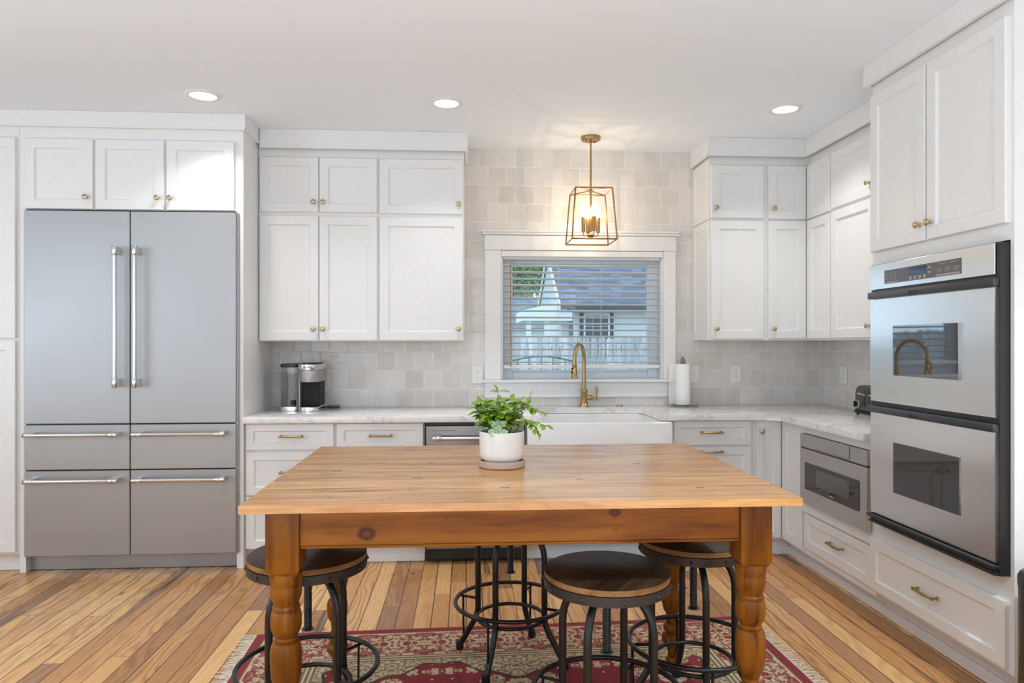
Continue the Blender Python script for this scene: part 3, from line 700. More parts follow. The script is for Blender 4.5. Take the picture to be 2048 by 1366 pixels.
# ------------------------------------------------------------------ dishwasher
t = thing('dishwasher', 'stainless steel dishwasher under the counter, left of the sink', 'dishwasher', (0.055, 4.66, 0))
m = MB(); m.box(-0.250, 0.360, 4.375, 4.97, 0.03, 0.871); m.build('body', 'black', t, smooth=0)
m = MB(); m.box(-0.246, 0.356, 4.346, 4.3745, 0.098, 0.853, 0.003); d = m.build('door', 'steel_dish', t, smooth=0)
m = MB(); m.box(-0.20, -0.07, 4.3445, 4.346, 0.822, 0.8235); m.build('badge_line', 'black', d, smooth=0)
bar_handle(d, (-0.202, 4.296, 0.781), (0.312, 4.296, 0.781), 4.346)
m = MB(); m.box(-0.246, 0.356, 4.362, 4.3745, 0.856, 0.8705); m.build('control_strip', 'black', t, smooth=0)
m = MB(); m.box(-0.246, 0.356, 4.435, 4.45, 0.003, 0.093); k = m.build('kick_plate', 'black', t, smooth=0)
m = MB()
for x in (-0.215, 0.325): m.lathe([(0.006, 0.0), (0.006, -0.002), (0.004, -0.003)], c=(x, 4.435, 0.045), n=12, axis='y')
m.build('screws', 'chrome', k)

# ------------------------------------------------------------------ farmhouse sink, tap, air switch
t = thing('farmhouse_sink', 'white apron-front farmhouse sink below the window', 'sink', (0.824, 4.56, 0.62))
m = MB()
def rr(x0, x1, y0, y1, r, n=5): return arc(x1 - r, y1 - r, r, 0, 90, n) + arc(x0 + r, y1 - r, r, 90, 180, n) + arc(x0 + r, y0 + r, r, 180, 270, n) + arc(x1 - r, y0 + r, r, 270, 360, n)
def lv(p, z): return [(x, y, z) for x, y in p]
o_ = rr(0.373, 1.275, 4.290, 4.86, 0.015)
rings = [lv(o_, 0.610), lv(o_, 0.862), lv(rr(0.380, 1.268, 4.297, 4.853, 0.012), 0.871), lv(rr(0.425, 1.223, 4.330, 4.825, 0.03), 0.8725), lv(rr(0.433, 1.215, 4.338, 4.818, 0.035), 0.865), lv(rr(0.445, 1.203, 4.35, 4.806, 0.05), 0.66), lv(rr(0.475, 1.173, 4.38, 4.776, 0.05), 0.645)]
m.rings(rings); m.build('basin', 'fireclay', t, smooth=50)
m = MB(); m.lathe([(0.045, 0.6455), (0.045, 0.648), (0.03, 0.647)], c=(0.824, 4.58, 0), n=24); m.build('drain', 'chrome', t)

t = thing('kitchen_tap', 'antique brass gooseneck kitchen tap with pull-down spray, behind the sink', 'tap', (0.826, 4.918, 0.914))
fx, fy, fz = 0.826, 4.918, 0.914
m = MB(); m.lathe([(0.036, 0.0), (0.036, 0.006), (0.031, 0.012), (0.027, 0.02), (0.024, 0.024), (0.024, 0.030), (0.0265, 0.032), (0.0265, 0.037), (0.023, 0.039), (0.023, 0.106), (0.0255, 0.109), (0.0255, 0.114), (0.0235, 0.117), (0.019, 0.124), (0.013, 0.128)], c=(fx, fy, fz), n=28); m.build('body', 'brass', t)
dirv = Vector((-0.098, -0.20, 0)); L = dirv.length; dirv.normalize(); pts = []
rad = L / 2; zt = 1.243
pts.append((fx, fy, fz + 0.12))
for k in range(4): pts.append((fx, fy, fz + 0.12 + (zt - fz - 0.12) * (k + 1) / 4))
for k in range(1, 19):
    a = math.pi * k / 18; q = rad * (1 - math.cos(a)); pts.append((fx + dirv.x * q, fy + dirv.y * q, zt + rad * math.sin(a)))
ex, ey = pts[-1][0], pts[-1][1]; pts.append((ex, ey, 1.214))
m = MB(); m.tube(pts, 0.0128, 14); m.build('spout', 'brass', t)
m = MB(); m.lathe([(0.0175, 1.216), (0.018, 1.210), (0.0155, 1.205), (0.0165, 1.185), (0.0205, 1.150), (0.0195, 1.146), (0.0225, 1.143), (0.024, 1.130), (0.027, 1.126), (0.026, 1.121), (0.014, 1.121)], c=(ex, ey, 0), n=24); h = m.build('spray_head', 'brass', t)
m = MB(); bx, by = ex - 0.017, ey - 0.012
for z in (1.188, 1.163): m.sphere((bx - (1.19 - z) * 0.12, by, z), 0.006, (1, 1, 1.3), 10, 6)
m.build('spray_button', 'darkplastic', h)
m = MB(); m.lathe([(0.0165, 0.018), (0.0165, 0.045), (0.019, 0.047), (0.019, 0.052), (0.0155, 0.055), (0.0145, 0.066), (0.006, 0.070), (0.006, 0.084)], c=(fx, fy, 0.978), n=20, axis='x'); v = m.build('valve_arm', 'brass', t)
m = MB(); m.lathe([(0.003, -0.021), (0.009, -0.016), (0.009, -0.008), (0.006, -0.006), (0.0115, 0.0), (0.006, 0.010), (0.0055, 0.024), (0.0075, 0.03), (0.011, 0.062), (0.010, 0.068), (0.011, 0.071), (0.008, 0.077), (0.002, 0.079)], c=(fx + 0.09, fy, 0.978), n=16); m.build('lever', 'brass', v)
m = MB(); m.lathe([(0.024, 0.9142), (0.024, 0.918), (0.021, 0.922), (0.012, 0.9235)], c=(1.084, 4.945, 0), n=24)
tag(m.build('air_switch', 'brass'), 'small round brass button on the counter, right of the tap', 'button')

# ------------------------------------------------------------------ window blind
t = thing('window_blind', 'white slatted blind in the kitchen window, slats open', 'blind', (0.83, 5.04, 1.17))
m = MB(); m.box(0.247, 1.411, 4.984, 4.9985, 1.972, 2.0155, 0.003); m.build('valance', 'trim', t, smooth=0)
m = MB(); m.box(0.263, 1.395, 5.012, 5.062, 1.955, 1.9995); m.build('head_rail', 'slat', t, smooth=0)
m = MB(); z = 1.912; ct, st = math.cos(R(11)), math.sin(R(11))
while z > 1.215:
    rs = []
    for x in (0.263, 1.395):
        ring = [];
        for s_, dz in ((-0.025, 0.0), (-0.012, 0.0014), (0.0, 0.0019), (0.012, 0.0014), (0.025, 0.0), (0.025, -0.0026), (0.012, -0.0012), (0.0, -0.0007), (-0.012, -0.0012), (-0.025, -0.0026)):
            ring.append((x, 5.038 + s_ * ct, z - s_ * st + dz))
        rs.append(ring)
    m.rings(rs); z -= 0.0459
m.build('slats', 'slat', t, smooth=30)
m = MB(); m.box(0.263, 1.395, 5.014, 5.062, 1.178, 1.202, 0.004); m.build('bottom_rail', 'trim', t, smooth=0)
m = MB()
for x in (0.347, 0.66, 0.97, 1.30):
    for y in (5.0115, 5.0645): m.tube([(x, y, 1.19), (x, y, 1.958)], 0.0009, 5)
m.build('ladder_cords', 'cord', t)
m = MB(); m.tube([(0.316, 5.004, 1.19), (0.314, 5.005, 1.935)], 0.0042, 6); m.build('tilt_wand', 'wand', t)

# ------------------------------------------------------------------ pendant lantern
px_, py_ = 0.830, 4.672
t = thing('pendant_lantern', 'brass open-frame lantern with four lit candle bulbs hanging before the window', 'pendant light', (px_, py_, ZC))
m = MB(); m.lathe([(0.064, 2.7345), (0.0645, 2.730), (0.0645, 2.716), (0.062, 2.712), (0.010, 2.711), (0.010, 2.704), (0.006, 2.702)], c=(px_, py_, 0), n=32); cn = m.build('canopy', 'lantern', t)
m = MB()
for a in (40, 215): m.lathe([(0.004, 2.7125), (0.004, 2.704), (0.002, 2.703)], c=(px_ + 0.042 * math.cos(R(a)), py_ + 0.042 * math.sin(R(a)), 0), n=10)
m.build('canopy_screws', 'iron_band', cn)
m = MB(); m.tube([(px_, py_, 2.712), (px_, py_, 2.10)], 0.0062, 10); m.lathe([(0.011, 2.385), (0.013, 2.380), (0.013, 2.368), (0.009, 2.36)], c=(px_, py_, 0), n=14); m.build('stem', 'lantern', t)
m = MB(); hb, ht, zb, zt_ = 0.147, 0.121, 2.036, 2.372; b_ = 0.0055
def bar(m, p, q, r): m.tube([p, q], r, 4)
cb = [(px_ + sx * hb, py_ + sy * hb, zb) for sx, sy in ((-1, -1), (1, -1), (1, 1), (-1, 1))]; ctp = [(px_ + sx * ht, py_ + sy * ht, zt_) for sx, sy in ((-1, -1), (1, -1), (1, 1), (-1, 1))]
for i in range(4):
    bar(m, cb[i], cb[(i + 1) % 4], b_); bar(m, ctp[i], ctp[(i + 1) % 4], b_); bar(m, cb[i], ctp[i], b_)
for i in range(4): bar(m, ctp[i], (px_, py_, zt_ + 0.004), 0.0035)
m.build('frame', 'lantern', t, smooth=0)
m = MB(); zc = 2.088
m.lathe([(0.004, 2.052), (0.008, 2.058), (0.022, 2.072), (0.024, 2.080), (0.010, 2.088)], c=(px_, py_, 0), n=20)
cand = []
for a in (12, 102, 192, 282):
    x, y = px_ + 0.052 * math.cos(R(a)), py_ + 0.052 * math.sin(R(a)); cand.append((x, y))
    m.tube([(px_, py_, 2.078), (px_ + 0.03 * math.cos(R(a)), py_ + 0.03 * math.sin(R(a)), 2.074), (x, y, 2.078), (x, y, 2.105)], 0.0045, 8)
m.build('candle_arms', 'lantern', t)
for x, y in cand:
    m = MB(); m.lathe([(0.006, 2.098), (0.0135, 2.100), (0.0135, 2.196), (0.009, 2.200)], c=(x, y, 0), n=18); s_ = m.build('candle_sleeve', 'lantern', t)
    m = MB(); m.lathe([(0.007, 2.200), (0.0125, 2.212), (0.0165, 2.230), (0.0150, 2.250), (0.008, 2.272), (0.002, 2.286)], c=(x, y, 0), n=16); bl = m.build('bulb', 'bulb', s_)
    l = bpy.data.lights.new('bulb_light', 'POINT'); l.energy = 1.7; l.color = (1.0, 0.78, 0.52); l.shadow_soft_size = 0.008
    lo = bpy.data.objects.new('bulb_light', l); C.objects.link(lo); lo.parent = t; lo.location = Vector((x, y, 2.235)) - Vector(t.location)

# ------------------------------------------------------------------ double wall oven in the tower
t = thing('double_wall_oven', 'stainless steel double wall oven built into the tall white tower', 'oven', (2.2, 2.89, 0.50))
m = MB(); m.box(1.958, 1.9995, 2.477, 3.299, 0.502, 1.734); m.box(1.9995, 2.58, 2.479, 3.297, 0.502, 1.734); m.build('chassis', 'black', t, smooth=0)
m = MB(); m.box(1.950, 1.9575, 2.492, 3.299, 1.614, 1.732, 0.002); cp = m.build('control_panel', 'steel_y', t, smooth=0)
m = MB(); m.box(1.9485, 1.9498, 2.667, 3.179, 1.635, 1.698); m.build('key_panel', 'panelgrey', cp, smooth=0)
m = MB(); m.box(1.9475, 1.9484, 2.880, 2.999, 1.658, 1.692); m.build('display', 'display', cp, smooth=0)
for y in (2.985, 2.953, 2.920, 2.889): MB().lathe([(0.0085, 1.9484), (0.0085, 1.9478)], c=(0, y, 1.6465), n=16, axis='x').build('round_button', 'keys', cp, smooth=0)
for s_, z in ((1, 1.679), (-1, 1.662)): MB().rings([[(x, 2.857, z + s_ * 0.009), (x, 2.870, z - s_ * 0.002), (x, 2.844, z - s_ * 0.002)] for x in (1.9478, 1.9484)]).build('arrow_key', 'keys', cp, smooth=0)
for a, b, z0, z1 in ((3.072, 3.172, 1.638, 1.6435), (2.674, 2.818, 1.638, 1.6455)): MB().box(1.9478, 1.9484, a, b, z0, z1).build('label_strip', 'keys', cp, smooth=0)
m = MB()
for y in (3.16, 3.13, 3.10):
    for z in (1.654, 1.662, 1.670, 1.678): m.box(1.9478, 1.9484, y - 0.009, y + 0.009, z, z + 0.0022)
m.build('key_lettering', 'keys', cp, smooth=0)
for y in (2.795, 2.745, 2.695):
    m = MB()
    for q in ((y - 0.017, y + 0.017, 1.654, 1.6553), (y - 0.017, y + 0.017, 1.668, 1.6693), (y - 0.017, y - 0.0157, 1.6553, 1.668), (y + 0.0157, y + 0.017, 1.6553, 1.668), (y - 0.005, y + 0.005, 1.659, 1.664)): m.box(1.9478, 1.9484, *q)
    m.build('key_outline', 'keys', cp, smooth=0)
for y0, y1, z in ((2.68, 2.73, 1.687), (2.75, 2.80, 1.687)): MB().box(1.9478, 1.9484, y0, y1, z, z + 0.0018).build('print_line', 'keys', cp, smooth=0)
def lettering(txt, size, pos, parent, mat, depth=0.0006):
    cu = bpy.data.curves.new('lettering', 'FONT'); cu.body = txt; cu.size = size; cu.extrude = depth; cu.align_x = 'CENTER'; cu.align_y = 'CENTER'; cu.space_character = 1.05
    o = bpy.data.objects.new('lettering', cu); C.objects.link(o)
    me = bpy.data.meshes.new_from_object(o.evaluated_get(bpy.context.evaluated_depsgraph_get())); bpy.data.objects.remove(o)
    me.transform(Matrix(((0, 0, -1, 0), (-1, 0, 0, 0), (0, 1, 0, 0), (0, 0, 0, 1)))); me.materials.clear(); me.materials.append(M[mat])
    o = bpy.data.objects.new('lettering', me); C.objects.link(o); o.parent = parent; o.location = Vector(pos) - wloc(parent); return o
for z0, z1, hz, w0, w1 in ((1.084, 1.594, 1.586, 1.213, 1.441), (0.548, 1.058, 1.047, 0.678, 0.907)):
    m = MB()
    # door slab with its front slightly bowed top to bottom, like the real one
    n = 10; rs = []
    for k in range(n + 1):
        z = z0 + (z1 - z0) * k / n; bow = 0.004 * math.sin(math.pi * k / n)
        rs.append([(1.9535 - bow, 2.492, z), (1.9535 - bow, 3.297, z), (1.9575, 3.297, z), (1.9575, 2.492, z)])
    m.rings(rs); d = m.build('oven_door', 'steel_y', t, smooth=60)
    gx = lambda y, z: 1.9466 - (0.0078 * (3.108 - y) + 0.0099 * (z - w0) if z0 > 1 else 0.0)   # the upper pane sits a hair askew
    q = [(2.675, w0), (3.108, w0), (3.108, w1), (2.675, w1)]
    m = MB(); m.rings([[(1.9500, y, z) for y, z in q], [(gx(y, z), y, z) for y, z in q]]); m.build('oven_window', 'ovenglass' if z0 > 1 else 'ovenglass_low', d, smooth=0)
    m = MB(); m.box(1.932, 1.9485, 2.477, 3.292, hz - 0.016, hz + 0.016, 0.004, 2)
    for y in (2.477, 3.264): m.box(1.947, 1.9535, y, y + 0.028, hz - 0.012, hz + 0.012)
    h = m.build('handle', 'gunmetal', d, smooth=30)
    lettering('dacor', 0.030, (1.9315, 2.942, hz - 0.002), h, 'black')
m = MB(); m.box(1.930, 1.9575, 2.470, 3.299, 0.530, 0.543, 0.003); m.box(1.938, 1.9575, 2.476, 3.295, 0.504, 0.514, 0.002); m.box(1.948, 1.9578, 2.480, 3.290, 0.512, 0.532); m.build('bottom_vent', 'black', t, smooth=0)

# ------------------------------------------------------------------ drawer microwave
t = thing('drawer_microwave', 'stainless steel drawer microwave under the counter, beside the oven tower', 'microwave', (2.2, 3.71, 0.42))
m = MB(); m.box(2.0, 2.56, 3.378, 4.07, 0.425, 0.827); m.build('body', 'gunmetal', t, smooth=0)
m = MB(); m.box(1.972, 1.9995, 3.366, 4.062, 0.752, 0.827, 0.002); f_ = m.build('control_panel', 'steel_dark', t, smooth=0)
m = MB(); m.box(1.9695, 1.9715, 3.524, 3.888, 0.760, 0.8255, 0.0006); m.build('flip_panel', 'steel_dark', f_, smooth=0)
m = MB(); m.box(1.9712, 1.9718, 3.521, 3.891, 0.7575, 0.7595); m.box(1.9712, 1.9718, 3.521, 3.523, 0.7595, 0.8262); m.build('flip_panel_gap', 'black', f_, smooth=0)
m = MB(); m.box(1.976, 1.9995, 3.370, 4.058, 0.7445, 0.7515); m.build('top_gap', 'black', t, smooth=0)
m = MB(); m.box(1.972, 1.9995, 3.366, 4.062, 0.425, 0.744, 0.002); d = m.build('drawer', 'steel_dark', t, smooth=0)
m = MB(); p = [(y, z) for y, z in rr(3.428, 4.000, 0.512, 0.668, 0.012)]
m.rings([[(1.9714, y, z) for y, z in p], [(1.9696, y, z) for y, z in p]]); g_ = m.build('drawer_window', 'mwglass', d, smooth=0)
m = MB(); m.box(1.9690, 1.9695, 3.522, 3.868, 0.550, 0.645); m.build('window_screen', 'mwmesh', g_, smooth=0)
m = MB(); m.box(1.9690, 1.9695, 3.675, 3.727, 0.5245, 0.5305, 0); m.build('faint_badge', 'printed', g_, smooth=0)

# ------------------------------------------------------------------ outlets and switch
def outlet(name, cx, cz, face, plane, label, kind, group=None):
    loc = (cx, plane, cz) if face == 'B' else (plane, cx, cz)
    t = thing(name, label, 'switch' if kind == 'switch' else 'outlet', loc, group, 0 if face == 'B' else R(-90))
    w, h = 0.040, 0.0635
    m = MB(); m.rings([[(-w, -0.0002, -h), (w, -0.0002, -h), (w, -0.0002, h), (-w, -0.0002, h)], [(-w, -0.004, -h), (w, -0.004, -h), (w, -0.004, h), (-w, -0.004, h)], [(-w + 0.004, -0.007, -h + 0.004), (w - 0.004, -0.007, -h + 0.004), (w - 0.004, -0.007, h - 0.004), (-w + 0.004, -0.007, h - 0.004)]])
    m.build('cover_plate', 'plate', t, smooth=0, world=False)
    if kind == 'switch':
        m = MB(); m.box(-0.005, 0.005, -0.0085, -0.0068, -0.012, 0.012, 0.001); m.xf(Matrix.Identity(4)); sw = m.build('toggle_surround', 'plate', t, world=False)
        m = MB(); m.box(-0.0035, 0.0035, -0.019, -0.007, -0.001, 0.008, 0.001); m.xf(Matrix.Rotation(R(-18), 4, 'X')); m.build('toggle', 'plate', sw, world=False)
    else:
        for z in (0.0195, -0.0195):
            m = MB(); p = [(0.0165 * math.cos(R(a)), max(-0.0135, min(0.0135, 0.0175 * math.sin(R(a))))) for a in range(0, 360, 15)]
            m.rings([[(x, -0.0065, z + q) for x, q in p], [(x, -0.0092, z + q) for x, q in p]]); s_ = m.build('socket', 'plate', t, world=False, smooth=0)
            m = MB(); m.box(-0.0072, -0.0056, -0.0097, -0.0088, z - 0.001, z + 0.007); m.box(0.0054, 0.0072, -0.0097, -0.0088, z - 0.001, z + 0.0062)
            m.lathe([(0.0025, -0.0088), (0.0025, -0.0097)], c=(0, 0, z - 0.0068), n=10, axis='y'); m.build('slots', 'slot', s_, world=False, smooth=0)
    return t
outlet('wall_outlet', 0.080, 1.136, 'B', 4.9985, 'white double outlet on the tiles just left of the window casing', 'outlet')
outlet('light_switch', 1.638, 1.135, 'B', 4.9985, 'white light switch plate half behind the paper towel roll', 'switch')
outlet('wall_outlet', 1.947, 1.135, 'B', 4.9985, 'white double outlet on the back wall tiles right of the paper towels', 'outlet')
outlet('wall_outlet', 4.730, 1.136, 'R', 2.6085, 'white double outlet on the right wall tiles above the toaster', 'outlet')

# ------------------------------------------------------------------ coffee maker
t = thing('coffee_maker', 'steel and black pod coffee maker with a clear side water tank', 'coffee maker', (-1.06, 4.76, 0.914))
z0 = 0.9145
m = MB(); m.prism(rr(-1.212, -1.104, 4.70, 4.90, 0.02), z0 + 0.03, 1.200); tk = m.build('water_tank', 'tank', t)
m = MB(); m.prism(rr(-1.214, -1.100, 4.695, 4.905, 0.022), z0, z0 + 0.029, 0.002); m.build('tank_base', 'chrome', t)
m = MB(); m.prism(rr(-1.214, -1.102, 4.695, 4.905, 0.022), 1.201, 1.224, 0.003); m.build('tank_lid', 'black', t)
m = MB(); m.tube([(-1.151, 4.74, 1.185), (-1.151, 4.74, 1.055), (-1.140, 4.74, 1.048), (-1.128, 4.74, 1.055), (-1.128, 4.74, 1.185)], 0.004, 8); m.build('tank_handle', 'tank', tk)
m = MB(); m.lathe([(0.02, z0 + 0.032), (0.02, z0 + 0.06), (0.012, z0 + 0.065)], c=(-1.15, 4.80, 0), n=16); m.build('filter_cup', 'darkplastic', tk)
m = MB(); m.box(-1.099, -1.088, 4.72, 4.91, z0, 1.186, 0.003); m.build('spine', 'steel', t, smooth=0)
def dshape(x0, x1, yf, yb, r): return [(x1, yb), (x0, yb)] + arc(x0 + r, yf + r, r, 180, 270, 8) + arc(x1 - r, yf + r, r, 270, 360, 8)
m = MB(); m.prism(dshape(-1.090, -0.960, 4.635, 4.91, 0.05), z0, z0 + 0.030, 0.003); m.build('drip_base', 'chrome', t)
m = MB(); m.prism(dshape(-1.080, -0.970, 4.65, 4.75, 0.045), z0 + 0.0305, z0 + 0.033); m.build('drip_grate', 'darkplastic', t)
m = MB(); m.box(-1.0865, -0.966, 4.755, 4.91, z0 + 0.031, 1.106); m.build('column', 'darkplastic', t, smooth=0)
m = MB(); m.prism(dshape(-1.087, -0.957, 4.64, 4.91, 0.06), 1.107, 1.184, 0.002); hd = m.build('brew_head', 'steel', t)
m = MB(); m.prism(dshape(-1.075, -0.97, 4.66, 4.75, 0.045), 1.098, 1.1065); m.build('nozzle_plate', 'darkplastic', hd)
m = MB(); m.prism(dshape(-1.099, -0.956, 4.632, 4.91, 0.062), 1.1855, 1.2215, 0.003); ld = m.build('brew_lid', 'chrome', t)
m = MB(); m.prism([(-1.050, 4.632)] + arc(-1.02, 4.640, 0.03, 180, 360, 10) + [(-0.99, 4.640)], 1.200, 1.212, 0.002); m.build('lid_handle', 'chrome', ld)
m = MB(); m.prism(dshape(-1.07, -0.975, 4.67, 4.90, 0.045), 1.222, 1.2265, 0.001); m.build('top_inset', 'darkplastic', ld)
m = MB(); m.prism(rr(-0.952, -0.875, 4.90, 4.985, 0.008), z0, z0 + 0.014, 0.003); tag(m.build('flat_tray', 'black'), 'small flat black tray on the counter beside the coffee maker', 'tray')

# ------------------------------------------------------------------ paper towels
t = thing('paper_towel_holder', 'pewter paper towel holder with a leafy base and pineapple finial', 'towel holder', (1.528, 4.905, 0.914))
m = MB(); n = 72; pr = []
for rk, z in ((1.0, 0.9145), (1.03, 0.918), (0.95, 0.9222), (0.5, 0.921)):
    pr.append([(1.532 + rk * (0.094 + 0.011 * math.sin(7 * a) + 0.004 * math.sin(19 * a)) * math.cos(a), 4.893 + rk * (0.075 + 0.009 * math.sin(7 * a + 1)) * math.sin(a), z + (0.0014 * math.sin(9 * a) if rk < 1 and rk > 0.5 else 0)) for a in [2 * math.pi * k / n for k in range(n)]])
m.rings(pr); m.build('leaf_base', 'pewter', t)
m = MB(); m.lathe([(0.008, 0.921), (0.008, 1.212)], c=(1.528, 4.905, 0), n=12); m.build('post', 'pewter', t)
m = MB(); m.lathe([(0.022, 1.2135), (0.020, 1.217), (0.0095, 1.219), (0.014, 1.224), (0.0165, 1.232), (0.015, 1.242), (0.010, 1.249), (0.004, 1.251)], c=(1.528, 4.905, 0), n=18)
for ringk in range(3):
    for a in range(0, 360, 45):
        a2 = a + 22 * ringk; rr_ = (0.0165, 0.0165, 0.0125)[ringk]; z = (1.226, 1.235, 1.244)[ringk]
        m.sphere((1.528 + rr_ * math.cos(R(a2)), 4.905 + rr_ * math.sin(R(a2)), z), 0.0036, (1, 1, 1), 6, 4)
for a in range(0, 360, 40):
    e = 0.016 if (a // 40) % 2 else 0.009
    m.tube([(1.528, 4.905, 1.249), (1.528 + e * 0.5 * math.cos(R(a)), 4.905 + e * 0.5 * math.sin(R(a)), 1.256), (1.528 + e * math.cos(R(a)), 4.905 + e * math.sin(R(a)), 1.263 if e < 0.012 else 1.258)], [0.003, 0.0026, 0.0006], 5)
m.build('pineapple_finial', 'pewter', t)
t = thing('paper_towel_roll', 'white roll of paper towels on the pewter holder', 'paper towels', (1.528, 4.905, 0.924))
m = MB(); m.lathe([(0.012, 0.925), (0.052, 0.925), (0.053, 0.927), (0.053, 1.210), (0.052, 1.212), (0.012, 1.212), (0.010, 1.205), (0.010, 0.930)], c=(1.528, 4.905, 0), n=36, cap0=False, cap1=False); m.build('roll', 'paper', t)
m = MB(); pth = [(1.500, 4.9515), (1.482, 4.958), (1.462, 4.956), (1.441, 4.950)]
m.rings([[(x, y, 0.926) for x, y in pth] + [(x, y + 0.0012, 0.926) for x, y in pth[::-1]], [(x, y, 1.211) for x, y in pth] + [(x, y + 0.0012, 1.211) for x, y in pth[::-1]]]); m.build('loose_sheet', 'paper', t)

# ------------------------------------------------------------------ toaster
t = thing('toaster', 'dark steel toaster with chrome levers, partly hidden by the oven tower', 'toaster', (2.52, 4.15, 0.914))
ty0, ty1 = 4.005, 4.292
def yz(p, x): return [(x, y, z) for y, z in p]
pf = arc(ty1 - 0.055, 1.098 - 0.055, 0.055, 0, 90, 8) + arc(ty0 + 0.055, 1.098 - 0.055, 0.055, 90, 180, 8) + [(ty0, 0.944), (ty1, 0.944)]
m = MB(); m.rings([yz(pf, 2.600), yz(pf, 2.446), [(2.440, (y - 4.15) * 0.985 + 4.15, (z - 1.02) * 0.975 + 1.02) for y, z in pf]]); b = m.build('shell', 'toaster', t)
m = MB(); m.box(2.436, 2.602, ty0 - 0.006, ty1 + 0.006, 0.924, 0.9435, 0.004)
for x in (2.45, 2.59):
    for y in (ty0 + 0.02, ty1 - 0.012): m.lathe([(0.007, 0.9145), (0.007, 0.9245)], c=(x, y, 0), n=10)
m.build('base', 'darkplastic', t)
m = MB()
for y in (4.186, 4.142, 4.07): m.box(2.4385, 2.4402, y - 0.0032, y + 0.0032, 0.966, 1.072)
m.build('lever_slots', 'black', b, smooth=0)
for y, z in ((4.190, 1.050), (4.146, 1.046), (4.072, 1.046)):
    m = MB(); m.box(2.412, 2.4384, y - 0.002, y + 0.036, z - 0.006, z + 0.003, 0.002); m.build('lever', 'chrome', t)
m = MB(); m.lathe([(0.024, 2.4398), (0.025, 2.432), (0.022, 2.430)], c=(0, 4.258, 0.982), n=24, axis='x'); kb = m.build('dial_ring', 'chrome', t)
m = MB(); m.lathe([(0.019, 2.4305), (0.018, 2.424), (0.016, 2.422)], c=(0, 4.258, 0.982), n=24, axis='x'); m.box(2.410, 2.424, 4.254, 4.262, 0.964, 1.0, 0.002); m.xf(Matrix.Identity(4)); m.build('dial', 'black', kb)
m = MB()
for k in range(4): m.tube([(2.4392, 4.243 + 0.006 * math.cos(R(a)), 1.071 - 0.014 * k + 0.004 * math.sin(R(a))) for a in range(0, 360, 45)], 0.0007, 5, True)
m.build('button_marks', 'keys', b)
m = MB(); m.box(2.46, 2.58, 4.20, 4.235, 1.0975, 1.0987); m.box(2.46, 2.58, 4.06, 4.095, 1.0975, 1.0987); m.build('bread_slots', 'black', b, smooth=0)

# ------------------------------------------------------------------ farmhouse table
t = thing('pine_table', 'honey coloured old pine table with turned legs in the middle of the kitchen', 'table', (0.17, 2.478, 0))
X0, X1, Y0, Y1, ZT = -0.622, 0.967, 1.975, 3.084, 0.915
m = MB(); m.box(X0, X1, Y0, Y1, 0.8925, ZT); m.build('tabletop', 'table_top', t, bevel=0.009, seg=3, smooth=50)
lx0, lx1, ly0, ly1 = -0.528, 0.870, 2.115, 2.942
prof = [(.690, .046), (.680, .0465), (.668, .047), (.656, .0445), (.650, .0438), (.646, .045), (.632, .0455), (.615, .0425), (.602, .037), (.594, .0362), (.590, .0398), (.583, .0402), (.579, .0385), (.574, .042), (.562, .0445), (.540, .0448), (.525, .043), (.515, .039), (.507, .0335), (.502, .0315), (.497, .0338), (.491, .0338), (.488, .0318), (.485, .039), (.475, .0425), (.459, .0452), (.430, .0455), (.403, .0440), (.383, .0425), (.365, .0385), (.350, .031), (.342, .0255), (.337, .024), (.333, .0262), (.328, .0262), (.324, .0225), (.318, .026), (.308, .036), (.300, .0395), (.285, .042), (.266, .0418), (.245, .0385), (.232, .0352), (.222, .028), (.216, .0258), (.195, .0245), (.177, .0239), (.174, .032), (.168, .036), (.158, .0372), (.149, .0355), (.142, .028), (.138, .0268), (.133, .035), (.124, .0425), (.113, .0440), (.103, .0425), (.094, .037), (.088, .0310), (.074, .0235), (.052, .018), (.034, .0165), (.031, .0235), (.022, .0262), (.013, .0245), (.0092, .019)]
for x in (lx0, lx1):
    for y in (ly0, ly1):
        m = MB(); h = 0.0475
        sq = lambda i, z: [(x - h + i, y - h + i, z), (x + h - i, y - h + i, z), (x + h - i, y + h - i, z), (x - h + i, y + h - i, z)]
        m.rings([sq(0.0, 0.892), sq(0.0, 0.704), sq(0.010, 0.684)]); m.lathe([(r, z) for z, r in prof], c=(x, y, 0), n=32)
        m.build('leg', 'table_leg', t, smooth=35)
def apron(xa, xb, ya, yb, bead):
    m = MB(); m.box(xa, xb, ya, yb, 0.774, 0.892)
    bx = {'-y': (xa, xb, ya - 0.004, yb), '+y': (xa, xb, ya, yb + 0.004), '-x': (xa - 0.004, xb, ya, yb), '+x': (xa, xb + 0.004, ya, yb)}[bead]
    m.box(*bx, 0.765, 0.7735, 0.003, 2); return m.build('apron', 'table_apron', t, smooth=30)
apron(lx0 + 0.048, lx1 - 0.048, 2.080, 2.102, '-y'); apron(lx0 + 0.048, lx1 - 0.048, 2.955, 2.977, '+y')
apron(lx0 - 0.036, lx0 - 0.014, ly0 + 0.048, ly1 - 0.048, '-x'); apron(lx1 + 0.014, lx1 + 0.036, ly0 + 0.048, ly1 - 0.048, '+x')

